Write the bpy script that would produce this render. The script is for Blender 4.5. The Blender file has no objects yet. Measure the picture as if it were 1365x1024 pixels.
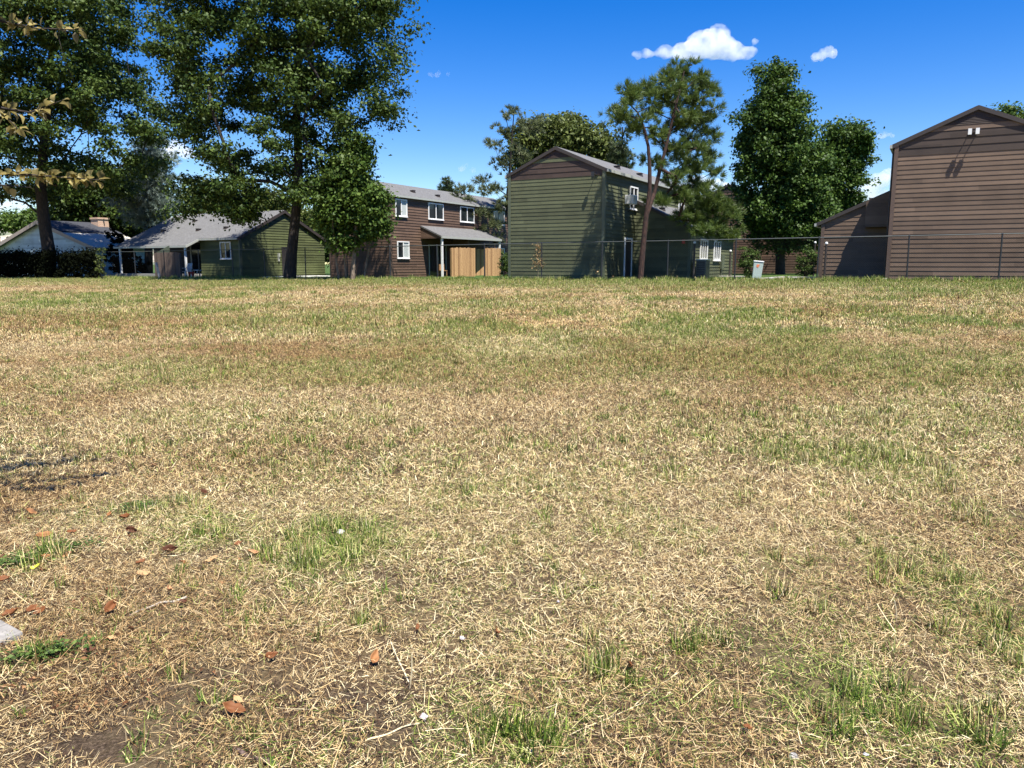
import bpy, bmesh, math, random
import numpy as np
from mathutils import Vector, Matrix, Euler

# ------------------------------------------------------------------ camera, sky, sun, exposure
S = bpy.context.scene
C = S.collection
PITCH = math.radians(8.9)
F = 1020.0
EYE = 1.6
cam = bpy.data.cameras.new('camera')
cam.sensor_width = 36.0
cam.lens = 36.0 * F / 1365.0
cam.clip_start = 0.05
cam.clip_end = 9000
co = bpy.data.objects.new('camera', cam)
C.objects.link(co)
co.location = (0, 0, EYE)
co.rotation_euler = (math.pi / 2 - PITCH, 0, 0)
S.camera = co

GRID = math.radians(29.0)                       # the estate is laid out at this angle to the view
U = Vector((math.cos(GRID), -math.sin(GRID), 0))  # along the gables, to the right and nearer
V = Vector((math.sin(GRID), math.cos(GRID), 0))   # along the long walls, to the right and away
sun_vec = (U * 0.41 - V * 0.24 + Vector((0, 0, 1))).normalized()
SUN_EL = math.asin(sun_vec.z)
SUN_ROT = math.atan2(sun_vec.x, sun_vec.y)

w = bpy.data.worlds.new('World')
S.world = w
w.use_nodes = True
wt = w.node_tree
bg = wt.nodes['Background']
sky = wt.nodes.new('ShaderNodeTexSky')
sky.sky_type = 'NISHITA'
sky.sun_disc = False
sky.sun_elevation = SUN_EL
sky.sun_rotation = SUN_ROT
sky.altitude = 0
sky.air_density = 1.0
sky.dust_density = 0.1
sky.ozone_density = 3.0
hs = wt.nodes.new('ShaderNodeHueSaturation')
hs.inputs['Hue'].default_value = 0.518
hs.inputs['Saturation'].default_value = 1.5
hs.inputs['Value'].default_value = 1.08
wt.links.new(sky.outputs[0], hs.inputs['Color'])
wt.links.new(hs.outputs[0], bg.inputs['Color'])
bg.inputs['Strength'].default_value = 0.075

sl = bpy.data.lights.new('sun', 'SUN')
sl.energy = 5.0
sl.angle = math.radians(0.5)
sl.color = (1.0, 0.95, 0.87)
so = bpy.data.objects.new('sun', sl)
C.objects.link(so)
so.rotation_euler = sun_vec.to_track_quat('Z', 'Y').to_euler()
so.location = (10, -20, 40)

S.render.engine = 'CYCLES'
S.view_settings.view_transform = 'Standard'
S.view_settings.look = 'None'
S.view_settings.gamma = 1
S.view_settings.use_curve_mapping = False
S.view_settings.exposure = 1.16
S.cycles.volume_bounces = 6
S.cycles.max_bounces = 8
S.cycles.transparent_max_bounces = 12

# ------------------------------------------------------------------ helpers
R0 = np.random.RandomState(11)

def at(px, py, Y):
    """the point at depth Y that the photograph shows at pixel px, py"""
    dx = (px - 682.5) / F
    dy = (512 - py) / F
    t = Y / (math.cos(PITCH) + dy * math.sin(PITCH))
    return Vector((dx * t, Y, EYE + t * (-math.sin(PITCH) + dy * math.cos(PITCH))))

def sstep(t):
    t = np.clip(t, 0, 1)
    return t * t * (3 - 2 * t)

def _hash(ix, iy, seed):
    h = (ix * 374761393 + iy * 668265263 + seed * 974634777) & 0x7fffffff
    h = ((h ^ (h >> 13)) * 1274126177) & 0x7fffffff
    h = (h ^ (h >> 16)) & 0xffff
    return h / 65535.0

def vnoise(x, y, seed=0):
    x = np.asarray(x, float); y = np.asarray(y, float)
    ix = np.floor(x).astype(np.int64); iy = np.floor(y).astype(np.int64)
    fx = x - ix; fy = y - iy
    fx = fx * fx * (3 - 2 * fx); fy = fy * fy * (3 - 2 * fy)
    a = _hash(ix, iy, seed); b = _hash(ix + 1, iy, seed)
    c = _hash(ix, iy + 1, seed); d = _hash(ix + 1, iy + 1, seed)
    return (a * (1 - fx) + b * fx) * (1 - fy) + (c * (1 - fx) + d * fx) * fy

def fbm(x, y, seed=0, oct=4):
    s = 0; a = 0.5; n = 0
    for k in range(oct):
        s = s + a * vnoise(x * 2 ** k + 17.3 * k, y * 2 ** k - 9.1 * k, seed + k); n += a; a *= 0.5
    return s / n

def g(x, y):
    """height of the ground"""
    x = np.asarray(x, float); y = np.asarray(y, float)
    d = y + 0.506 * np.clip(x, -60, 60)
    t = sstep((d + 2) / 40.0)
    near = np.exp(-(d / 60.0) ** 2)
    return 0.80 * t + 0.007 * np.clip(x, -25, 25) * t + 0.05 * (fbm(x / 4.0, y / 4.0, 5, 3) - 0.5) * near - 0.02

G0 = float(g(0, 0))

def gz(x, y):
    return float(g(x, y))

def gnd(px, py):
    """where the line of sight through a pixel meets the ground"""
    dx = (px - 682.5) / F; dy = (512 - py) / F
    d = Vector((dx, math.cos(PITCH) + dy * math.sin(PITCH), -math.sin(PITCH) + dy * math.cos(PITCH)))
    t = 1.0
    for _ in range(4000):
        p = Vector((0, 0, EYE)) + d * t
        if p.z <= gz(p.x, p.y):
            break
        t += 0.01 + t * 0.002
    return p

def tag(o, label=None, cat=None, group=None, kind=None):
    if label: o['label'] = label
    if cat: o['category'] = cat
    if group: o['group'] = group
    if kind: o['kind'] = kind
    return o

def empty(name, loc, rz=0.0):
    o = bpy.data.objects.new(name, None)
    o.empty_display_size = 0.3
    C.objects.link(o)
    o.location = loc
    o.rotation_euler = (0, 0, rz)
    return o

def link(name, me, m, parent=None):
    if m is not None:
        me.materials.append(m)
    o = bpy.data.objects.new(name, me)
    C.objects.link(o)
    if parent is not None:
        o.parent = parent
    return o

def np_mesh(name, v, f, attrs=None, smooth=False):
    """v (N,3), f (M,k) with one face size; attrs = point float attributes"""
    v = np.asarray(v, np.float32); f = np.asarray(f, np.int32)
    me = bpy.data.meshes.new(name)
    me.vertices.add(len(v)); me.vertices.foreach_set('co', v.ravel())
    k = f.shape[1]
    me.loops.add(f.size); me.loops.foreach_set('vertex_index', f.ravel())
    me.polygons.add(len(f))
    me.polygons.foreach_set('loop_start', np.arange(0, f.size, k, dtype=np.int32))
    me.polygons.foreach_set('loop_total', np.full(len(f), k, np.int32))
    if smooth:
        me.polygons.foreach_set('use_smooth', np.ones(len(f), bool))
    for a, d in (attrs or {}).items():
        at_ = me.attributes.new(a, 'FLOAT', 'POINT')
        at_.data.foreach_set('value', np.asarray(d, np.float32))
    me.update(calc_edges=True)
    return me

class MB:
    """collects boxes, bars and faces for one mesh"""
    def __init__(self):
        self.v = []; self.f = []; self.uv = {}
    def quad(self, *p):
        n = len(self.v); self.v += [tuple(q) for q in p]; self.f.append(tuple(range(n, n + len(p))))
    def hexa(self, p):
        n = len(self.v); self.v += [tuple(q) for q in p]
        for a in ((0, 3, 2, 1), (4, 5, 6, 7), (0, 1, 5, 4), (1, 2, 6, 5), (2, 3, 7, 6), (3, 0, 4, 7)):
            self.f.append(tuple(n + i for i in a))
    def box(self, x0, x1, y0, y1, z0, z1):
        self.hexa([(x0, y0, z0), (x1, y0, z0), (x1, y1, z0), (x0, y1, z0), (x0, y0, z1), (x1, y0, z1), (x1, y1, z1), (x0, y1, z1)])
    def obox(self, o, a, n, a0, a1, n0, n1, z0, z1):
        """box in a wall's own frame: a along the wall, n outwards"""
        o = Vector(o); a = Vector(a); n = Vector(n); z = Vector((0, 0, 1))
        P = lambda i, j, k: o + a * i + n * j + z * k
        self.hexa([P(a0, n0, z0), P(a1, n0, z0), P(a1, n1, z0), P(a0, n1, z0), P(a0, n0, z1), P(a1, n0, z1), P(a1, n1, z1), P(a0, n1, z1)])
    def bar(self, p0, p1, r0, r1=None, k=8, cap=True):
        p0 = Vector(p0); p1 = Vector(p1); r1 = r0 if r1 is None else r1
        d = (p1 - p0).normalized()
        e = d.orthogonal().normalized(); h = d.cross(e)
        n = len(self.v)
        for p, r in ((p0, r0), (p1, r1)):
            for i in range(k):
                t = 2 * math.pi * i / k
                self.v.append(tuple(p + e * (r * math.cos(t)) + h * (r * math.sin(t))))
        for i in range(k):
            j = (i + 1) % k
            self.f.append((n + i, n + j, n + k + j, n + k + i))
        if cap:
            self.f.append(tuple(n + i for i in range(k))[::-1]); self.f.append(tuple(n + k + i for i in range(k)))
    def tube(self, pts, rs, k=6):
        for i in range(len(pts) - 1):
            self.bar(pts[i], pts[i + 1], rs[i], rs[i + 1], k)
    def build(self, name, m, parent=None, bevel=0.0, smooth=False):
        me = bpy.data.meshes.new(name)
        me.from_pydata(self.v, [], self.f)
        me.update()
        if smooth:
            for p in me.polygons: p.use_smooth = True
        o = link(name, me, m, parent)
        if bevel:
            md = o.modifiers.new('bevel', 'BEVEL'); md.width = bevel; md.segments = 2; md.limit_method = 'ANGLE'
        return o

# ------------------------------------------------------------------ materials
def nodes(name):
    m = bpy.data.materials.new(name); m.use_nodes = True
    nt = m.node_tree; b = nt.nodes['Principled BSDF']
    return m, nt, b

def nd(nt, typ, ins=None, **attr):
    n = nt.nodes.new('ShaderNode' + typ)
    for k, v in attr.items(): setattr(n, k, v)
    for k, v in (ins or {}).items():
        s = n.inputs[k]
        if isinstance(v, bpy.types.NodeSocket): nt.links.new(v, s)
        else: s.default_value = v
    return n

def ramp(nt, fac, stops):
    n = nt.nodes.new('ShaderNodeValToRGB')
    e = n.color_ramp.elements
    while len(e) < len(stops): e.new(0.5)
    for i, (p, c) in enumerate(stops):
        e[i].position = p; e[i].color = (*c, 1) if len(c) == 3 else c
    nt.links.new(fac, n.inputs[0])
    return n.outputs[0]

def mixc(nt, fac, a, b, mode='MIX'):
    n = nt.nodes.new('ShaderNodeMix'); n.data_type = 'RGBA'; n.blend_type = mode
    for s, v in ((n.inputs[0], fac), (n.inputs[6], a), (n.inputs[7], b)):
        if isinstance(v, bpy.types.NodeSocket): nt.links.new(v, s)
        elif isinstance(v, (tuple, list)): s.default_value = (*v, 1) if len(v) == 3 else v
        else: s.default_value = v
    return n.outputs[2]

def mth(nt, op, a, b=0.0, c=0.0, clamp=False):
    n = nt.nodes.new('ShaderNodeMath'); n.operation = op; n.use_clamp = clamp
    for s, v in zip(n.inputs, (a, b, c)):
        if isinstance(v, bpy.types.NodeSocket): nt.links.new(v, s)
        else: s.default_value = v
    return n.outputs[0]

def attr(nt, name, typ='GEOMETRY'):
    return nd(nt, 'Attribute', attribute_name=name, attribute_type=typ)

def vec(nt, kind='Object'):
    return nd(nt, 'TexCoord').outputs[kind]

def plain(name, col, rough=0.6, metal=0.0, var=0.12, scale=6.0, spec=0.5):
    """one colour with a little weathering"""
    m, nt, b = nodes(name)
    t = nd(nt, 'TexNoise', {'Vector': vec(nt), 'Scale': scale, 'Detail': 5.0})
    c = mixc(nt, t.outputs[0], tuple(x * (1 - var * 2) for x in col), tuple(min(1, x * (1 + var * 2)) for x in col))
    nt.links.new(c, b.inputs['Base Color'])
    b.inputs['Roughness'].default_value = rough; b.inputs['Metallic'].default_value = metal
    b.inputs['Specular IOR Level'].default_value = spec
    return m

EXPO = 0.181
def siding_mat(name, col, var=0.17):
    m, nt, b = nodes(name)
    o = vec(nt)
    sp = nd(nt, 'SeparateXYZ', {0: o})
    row = mth(nt, 'FLOOR', mth(nt, 'DIVIDE', mth(nt, 'ADD', sp.outputs[2], 0.25), EXPO))
    rw = nd(nt, 'TexWhiteNoise', {'W': row}, noise_dimensions='1D')
    run = mth(nt, 'FLOOR', mth(nt, 'MULTIPLY_ADD', mth(nt, 'ADD', sp.outputs[0], sp.outputs[1]), 0.27, mth(nt, 'MULTIPLY', rw.outputs[0], 7.0)))
    board = nd(nt, 'TexWhiteNoise', {'Vector': nd(nt, 'CombineXYZ', {0: row, 1: run}).outputs[0]}, noise_dimensions='2D')
    mp2 = nd(nt, 'Mapping', {'Vector': o, 'Scale': (3, 3, 90)})
    grain = nd(nt, 'TexNoise', {'Vector': mp2.outputs[0], 'Scale': 1.0, 'Detail': 3.0})
    dirt = nd(nt, 'TexNoise', {'Vector': o, 'Scale': 0.9, 'Detail': 6.0, 'Roughness': 0.65})
    k = mth(nt, 'ADD', mth(nt, 'MULTIPLY', board.outputs[0], 0.30), mth(nt, 'MULTIPLY', grain.outputs[0], 0.35))
    k = mth(nt, 'ADD', k, mth(nt, 'MULTIPLY', dirt.outputs[0], 0.55))
    c = ramp(nt, k, [(0.38, tuple(x * (1 - 2 * var) for x in col)), (0.82, tuple(x * (1 + 2 * var) for x in col))])
    nt.links.new(c, b.inputs['Base Color'])
    b.inputs['Roughness'].default_value = 0.62
    b.inputs['Specular IOR Level'].default_value = 0.3
    bp = nd(nt, 'Bump', {'Height': grain.outputs[0], 'Strength': 0.15, 'Distance': 0.004})
    nt.links.new(bp.outputs[0], b.inputs['Normal'])
    return m

def shingle_mat(name, col):
    m, nt, b = nodes(name)
    uv = vec(nt, 'UV')
    br = nd(nt, 'TexBrick', {'Vector': uv, 'Color1': (*[x * 0.72 for x in col], 1), 'Color2': (*[x * 1.3 for x in col], 1),
                             'Mortar': (*[x * 0.35 for x in col], 1), 'Scale': 1.0, 'Mortar Size': 0.008,
                             'Brick Width': 0.32, 'Row Height': 0.145})
    n1 = nd(nt, 'TexNoise', {'Vector': uv, 'Scale': 0.7, 'Detail': 5.0})
    n2 = nd(nt, 'TexNoise', {'Vector': uv, 'Scale': 9.0, 'Detail': 5.0, 'Roughness': .75})
    c = mixc(nt, 0.55, br.outputs[0], ramp(nt, n2.outputs[0], [(0.32, tuple(x * 0.4 for x in col)), (0.68, tuple(x * 1.75 for x in col))]))
    c = mixc(nt, mth(nt, 'MULTIPLY', n1.outputs[0], 0.5), c, tuple(x * 0.75 for x in col))
    nt.links.new(c, b.inputs['Base Color'])
    b.inputs['Roughness'].default_value = 0.85
    bp = nd(nt, 'Bump', {'Height': br.outputs[1], 'Strength': 0.5, 'Distance': 0.01})
    bp.invert = True
    nt.links.new(bp.outputs[0], b.inputs['Normal'])
    return m

def leaf_mat(name, dark, mid, light, rough=0.45, trans=0.25, spec=0.35):
    """each leaf carries its own random tone"""
    m, nt, b = nodes(name)
    a = attr(nt, 'rnd')
    c = ramp(nt, a.outputs['Fac'], [(0.0, dark), (0.55, mid), (1.0, light)])
    nt.links.new(c, b.inputs['Base Color'])
    b.inputs['Roughness'].default_value = rough
    b.inputs['Specular IOR Level'].default_value = spec
    tr = nd(nt, 'BsdfTranslucent', {'Color': mixc(nt, 0.5, c, light, 'MIX')})
    mx = nd(nt, 'MixShader', {0: trans})
    out = nt.nodes['Material Output']
    nt.links.new(b.outputs[0], mx.inputs[1]); nt.links.new(tr.outputs[0], mx.inputs[2])
    nt.links.new(mx.outputs[0], out.inputs['Surface'])
    return m

def bark_mat(name, dark, light, scale=3.0):
    m, nt, b = nodes(name)
    mp = nd(nt, 'Mapping', {'Vector': vec(nt), 'Scale': (4, 4, 0.8)})
    v = nd(nt, 'TexVoronoi', {'Vector': mp.outputs[0], 'Scale': scale}, feature='DISTANCE_TO_EDGE')
    n = nd(nt, 'TexNoise', {'Vector': mp.outputs[0], 'Scale': scale * 2, 'Detail': 6.0})
    k = mth(nt, 'ADD', mth(nt, 'MULTIPLY', v.outputs[0], 0.9), mth(nt, 'MULTIPLY', n.outputs[0], 0.6))
    nt.links.new(ramp(nt, k, [(0.25, dark), (0.75, light)]), b.inputs['Base Color'])
    b.inputs['Roughness'].default_value = 0.9
    bp = nd(nt, 'Bump', {'Height': k, 'Strength': 0.8, 'Distance': 0.03})
    nt.links.new(bp.outputs[0], b.inputs['Normal'])
    return m

def glass_mat(name, col=(0.012, 0.016, 0.018)):
    m, nt, b = nodes(name)
    n = nd(nt, 'TexNoise', {'Vector': vec(nt), 'Scale': 1.6, 'Detail': 2.0})
    nt.links.new(mixc(nt, n.outputs[0], tuple(x * 0.4 for x in col), tuple(x * 1.8 for x in col)), b.inputs['Base Color'])
    b.inputs['Roughness'].default_value = 0.06
    b.inputs['Specular IOR Level'].default_value = 0.5
    return m

def wood_mat(name, dark, light, plank=0.14, axis=0):
    """upright boards"""
    m, nt, b = nodes(name)
    o = vec(nt)
    sp = nd(nt, 'SeparateXYZ', {0: o})
    idx = mth(nt, 'FLOOR', mth(nt, 'DIVIDE', sp.outputs[axis], plank))
    wn = nd(nt, 'TexWhiteNoise', {'W': idx}, noise_dimensions='1D')
    mp = nd(nt, 'Mapping', {'Vector': o, 'Scale': (25, 25, 1.6)})
    gr = nd(nt, 'TexNoise', {'Vector': mp.outputs[0], 'Scale': 1.0, 'Detail': 4.0})
    k = mth(nt, 'ADD', mth(nt, 'MULTIPLY', wn.outputs[0], 0.55), mth(nt, 'MULTIPLY', gr.outputs[0], 0.5))
    nt.links.new(ramp(nt, k, [(0.15, dark), (0.85, light)]), b.inputs['Base Color'])
    b.inputs['Roughness'].default_value = 0.8
    return m

M = {}
M['green_siding'] = siding_mat('green_siding', (0.088, 0.095, 0.050))
M['bungalow_siding'] = siding_mat('bungalow_siding', (0.085, 0.098, 0.040))
M['brown_siding'] = siding_mat('brown_siding', (0.132, 0.090, 0.062))
M['warm_brown_siding'] = siding_mat('warm_brown_siding', (0.108, 0.068, 0.047))
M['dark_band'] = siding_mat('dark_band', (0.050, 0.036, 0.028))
M['maroon_band'] = siding_mat('maroon_band', (0.056, 0.038, 0.030))
M['blue_siding'] = siding_mat('blue_siding', (0.36, 0.46, 0.50))
M['shingles'] = shingle_mat('shingles', (0.125, 0.124, 0.122))
M['dark_shingles'] = shingle_mat('dark_shingles', (0.035, 0.038, 0.048))
M['white_roof'] = plain('white_roof', (0.50, 0.47, 0.41), 0.5)
M['white_trim'] = plain('white_trim', (0.78, 0.78, 0.76), 0.45, var=0.05)
M['pale_gutter'] = plain('pale_gutter', (0.36, 0.37, 0.33), 0.45, var=0.05)
M['brown_trim'] = plain('brown_trim', (0.100, 0.065, 0.047), 0.6)
M['dark_trim'] = plain('dark_trim', (0.040, 0.031, 0.027), 0.6)
M['green_trim'] = plain('green_trim', (0.085, 0.10, 0.062), 0.6)
M['glass'] = glass_mat('glass')
M['curtain'] = plain('curtain', (0.42, 0.45, 0.43), 0.8, scale=14)
M['dark_door'] = plain('dark_door', (0.025, 0.022, 0.022), 0.5)
M['black_metal'] = plain('black_metal', (0.03, 0.032, 0.035), 0.45, metal=0.3)
M['grey_metal'] = plain('grey_metal', (0.10, 0.11, 0.11), 0.45, metal=0.5)
M['wire'] = plain('wire', (0.010, 0.010, 0.010), 0.8, spec=0.1)
M['cedar'] = wood_mat('cedar', (0.24, 0.13, 0.055), (0.52, 0.32, 0.15))
M['brown_boards'] = wood_mat('brown_boards', (0.07, 0.048, 0.037), (0.14, 0.10, 0.078))
M['brick'] = None
M['concrete'] = plain('concrete', (0.33, 0.315, 0.285), 0.85, var=0.12, scale=30)
M['pale_green'] = plain('pale_green', (0.42, 0.49, 0.44), 0.5, var=0.05)
M['orange_label'] = plain('orange_label', (0.75, 0.22, 0.10), 0.6)
M['white_plastic'] = plain('white_plastic', (0.75, 0.75, 0.72), 0.4, var=0.04)
M['red_plastic'] = plain('red_plastic', (0.45, 0.05, 0.04), 0.45)
M['bark'] = bark_mat('bark', (0.012, 0.009, 0.007), (0.040, 0.030, 0.024))
M['pine_bark'] = bark_mat('pine_bark', (0.016, 0.008, 0.006), (0.070, 0.030, 0.020))
M['pale_bark'] = bark_mat('pale_bark', (0.12, 0.09, 0.06), (0.30, 0.23, 0.17))
M['leaf_dark'] = leaf_mat('leaf_dark', (0.012, 0.028, 0.005), (0.041, 0.074, 0.012), (0.115, 0.160, 0.034), 0.55, 0.2, 0.2)
M['leaf_mid'] = leaf_mat('leaf_mid', (0.022, 0.046, 0.007), (0.060, 0.108, 0.016), (0.14, 0.20, 0.040), 0.55, 0.25, 0.2)
M['leaf_tall'] = leaf_mat('leaf_tall', (0.014, 0.034, 0.005), (0.044, 0.086, 0.012), (0.105, 0.165, 0.030), 0.55, 0.2, 0.2)
M['leaf_bush'] = leaf_mat('leaf_bush', (0.024, 0.045, 0.007), (0.052, 0.09, 0.014), (0.10, 0.15, 0.03), 0.55, 0.2, 0.2)
M['leaf_olive'] = leaf_mat('leaf_olive', (0.035, 0.050, 0.012), (0.080, 0.105, 0.024), (0.15, 0.18, 0.045), 0.55, 0.2, 0.2)
M['leaf_bronze'] = leaf_mat('leaf_bronze', (0.045, 0.040, 0.010), (0.17, 0.135, 0.030), (0.50, 0.42, 0.17), 0.4, 0.45)
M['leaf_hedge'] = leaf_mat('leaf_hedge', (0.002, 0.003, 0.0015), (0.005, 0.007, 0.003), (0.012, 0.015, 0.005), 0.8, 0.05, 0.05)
M['leaf_blue'] = leaf_mat('leaf_blue', (0.09, 0.13, 0.11), (0.20, 0.26, 0.22), (0.36, 0.43, 0.37), 0.6, 0.15)
M['needle'] = leaf_mat('needle', (0.020, 0.042, 0.008), (0.072, 0.118, 0.022), (0.20, 0.26, 0.058), 0.5, 0.25)
M['needle_grey'] = leaf_mat('needle_grey', (0.045, 0.060, 0.025), (0.115, 0.140, 0.058), (0.23, 0.255, 0.12), 0.5, 0.25)
M['needle_dark'] = leaf_mat('needle_dark', (0.022, 0.038, 0.016), (0.055, 0.08, 0.03), (0.12, 0.15, 0.06), 0.5, 0.15)
M['leaf_tan'] = leaf_mat('leaf_tan', (0.12, 0.07, 0.03), (0.28, 0.18, 0.08), (0.42, 0.30, 0.15), 0.7, 0.2)
M['clover'] = leaf_mat('clover', (0.025, 0.05, 0.008), (0.065, 0.11, 0.018), (0.13, 0.19, 0.04), 0.5, 0.2)

def brick_mat():
    m, nt, b = nodes('brick')
    o = vec(nt)
    sp = nd(nt, 'SeparateXYZ', {0: o})
    cb = nd(nt, 'CombineXYZ', {0: mth(nt, 'ADD', sp.outputs[0], sp.outputs[1]), 1: sp.outputs[2]})
    br = nd(nt, 'TexBrick', {'Vector': cb.outputs[0], 'Color1': (0.46, 0.25, 0.15, 1), 'Color2': (0.56, 0.34, 0.22, 1),
                             'Mortar': (0.55, 0.5, 0.42, 1), 'Scale': 1.0, 'Mortar Size': 0.012, 'Brick Width': 0.22, 'Row Height': 0.085})
    nt.links.new(br.outputs[0], b.inputs['Base Color']); b.inputs['Roughness'].default_value = 0.9
    return m
M['brick'] = brick_mat()

# ------------------------------------------------------------------ where the lawn is green, dry or bare
PATCH = [  # pixel of a green patch, its half width and half depth in metres, strength
    (285, 712, 0.26, 0.20, 1.0), (440, 730, 0.34, 0.34, 1.0), (560, 800, 0.2, 0.14, .45), (690, 965, 0.24, 0.2, .8), (480, 835, 0.08, 0.08, .8),
    (815, 905, 0.15, 0.12, .8), (920, 858, 0.16, 0.13, .85), (1140, 930, 0.32, 0.28, 1.0), (1240, 775, 0.3, 0.2, .8), (1300, 960, 0.2, 0.2, .7),
    (975, 665, 0.2, 0.16, .7), (620, 660, 0.12, 0.12, .8), (30, 750, 0.16, 0.1, .9), (80, 735, 0.14, 0.12, .8), (60, 876, 0.16, 0.08, .8),
    (1130, 608, 0.6, 0.4, .8), (1165, 735, 0.2, 0.2, .8), (240, 680, 0.15, 0.1, .8), (180, 682, .12, .08, .8), (330, 815, .14, .1, .5),
    (1345, 850, 0.25, 0.35, .7), (880, 635, .25, .25, .7), (835, 690, .2, .2, .6), (310, 615, .3, .2, .5), (250, 560, .5, .5, .4),
    (480, 490, 1.6, 1.2, .55), (600, 480, 1.6, 1.2, .45), (330, 500, 1.5, 1.0, .5), (240, 490, 1.3, .9, .45), (1000, 480, 4.0, 1.6, .45),
    (1290, 495, 1.8, 1.2, .6), (700, 490, 1.6, 1.4, .45), (950, 560, 1.4, 1.0, .3), (1250, 560, 1.5, 1.0, .4), (820, 470, 3, 1.5, .4),
    (1210, 640, .5, .4, .5), (700, 640, .5, .35, .35), (470, 560, .6, .4, .4), (560, 620, .4, .3, .35), (400, 630, .4, .3, .35), (130, 690, .25, .2, .35),
    (790, 850, .12, .1, .5), (1040, 750, .2, .2, .5), (1090, 820, .2, .2, .4), (900, 720, .25, .2, .4), (1300, 690, .3, .3, .5), (220, 840, .15, .1, .4)]
BARE = [(40, 1000, 0.45, 0.2, 1.0), (130, 960, .3, .12, .7), (380, 930, .22, .1, .6), (640, 990, .2, .1, .6), (290, 900, .2, .1, .6), (770, 940, .2, .1, .5),  (210, 900, 0.16, 0.08, .7), (430, 960, 0.3, 0.12, .9), (510, 985, 0.22, 0.12, .9), (200, 965, .2, .1, .6),
        (600, 770, .5, .3, .4), (540, 610, .8, .5, .4), (30, 925, .2, .12, .7), (330, 925, .2, .08, .5), (800, 990, .25, .1, .35), (1060, 980, .2, .1, .3)]
_pp = [(gnd(a, b), c, d, e) for a, b, c, d, e in PATCH]
_bb = [(gnd(a, b), c, d, e) for a, b, c, d, e in BARE]

def bumps(L, x, y, wob):
    r = np.zeros_like(x)
    for p, a, b, e in L:
        q = ((x - p.x) / a) ** 2 + ((y - p.y) / b) ** 2
        r = np.maximum(r, e * (1 - sstep((np.sqrt(q) - 0.45 + wob * 1.5) / 1.0)))
    return r

def green(x, y):
    x = np.asarray(x, float); y = np.asarray(y, float)
    d = y + 0.506 * x
    n1 = fbm(x / 3.6, y / 2.6, 31, 4); n2 = fbm(x / 0.55, y / 0.45, 77, 3)
    m = 0.6 * sstep((0.55 * n1 + 0.45 * n2 - 0.53) / 0.12)
    far = sstep((d - 8) / 10)
    m = m * (0.25 + 0.6 * far) + 0.015
    n4 = fbm(x / 0.9, y / 1.4, 131, 2); n5 = fbm(x / 7.0, y / 5.0, 151, 2)
    m = np.maximum(m, 0.75 * far * sstep((n4 * .75 + n5 * .45 - 0.69) / 0.08))
    m = np.maximum(m, .82 * bumps(_pp, x, y, (n2 - .5) * 1.3))
    n3 = fbm(x / 3.0, d / 1.2, 91, 3)
    m = np.maximum(m, 0.62 * sstep((d - 26.0 + (n3 - 0.5) * 9) / 6))
    m = np.maximum(m, 0.8 * sstep((d - 35.0 + (n3 - 0.5) * 4) / 2))
    m = np.where(d > 38.4, np.maximum(m, 0.96), m)
    return np.clip(m, 0, 1)

def bare(x, y):
    x = np.asarray(x, float); y = np.asarray(y, float)
    n = fbm(x / 0.3, y / 0.3, 13, 3)
    big = fbm(x / 1.1, y / 0.8, 57, 3)
    return np.clip(np.maximum(bumps(_bb, x, y, (n - .5) * 1.5), 0.3 * sstep((big - 0.60) / 0.1)), 0, 1)

# ------------------------------------------------------------------ ground
def axis_vals(lo, hi, fine0, fine1, step, grow=1.16):
    a = list(np.arange(fine0, fine1 + 1e-6, step))
    s = step; x = fine1
    while x < hi:
        s *= grow; x += s; a.append(x)
    s = step; x = fine0
    while x > lo:
        s *= grow; x -= s; a.insert(0, x)
    return np.array(a)

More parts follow.
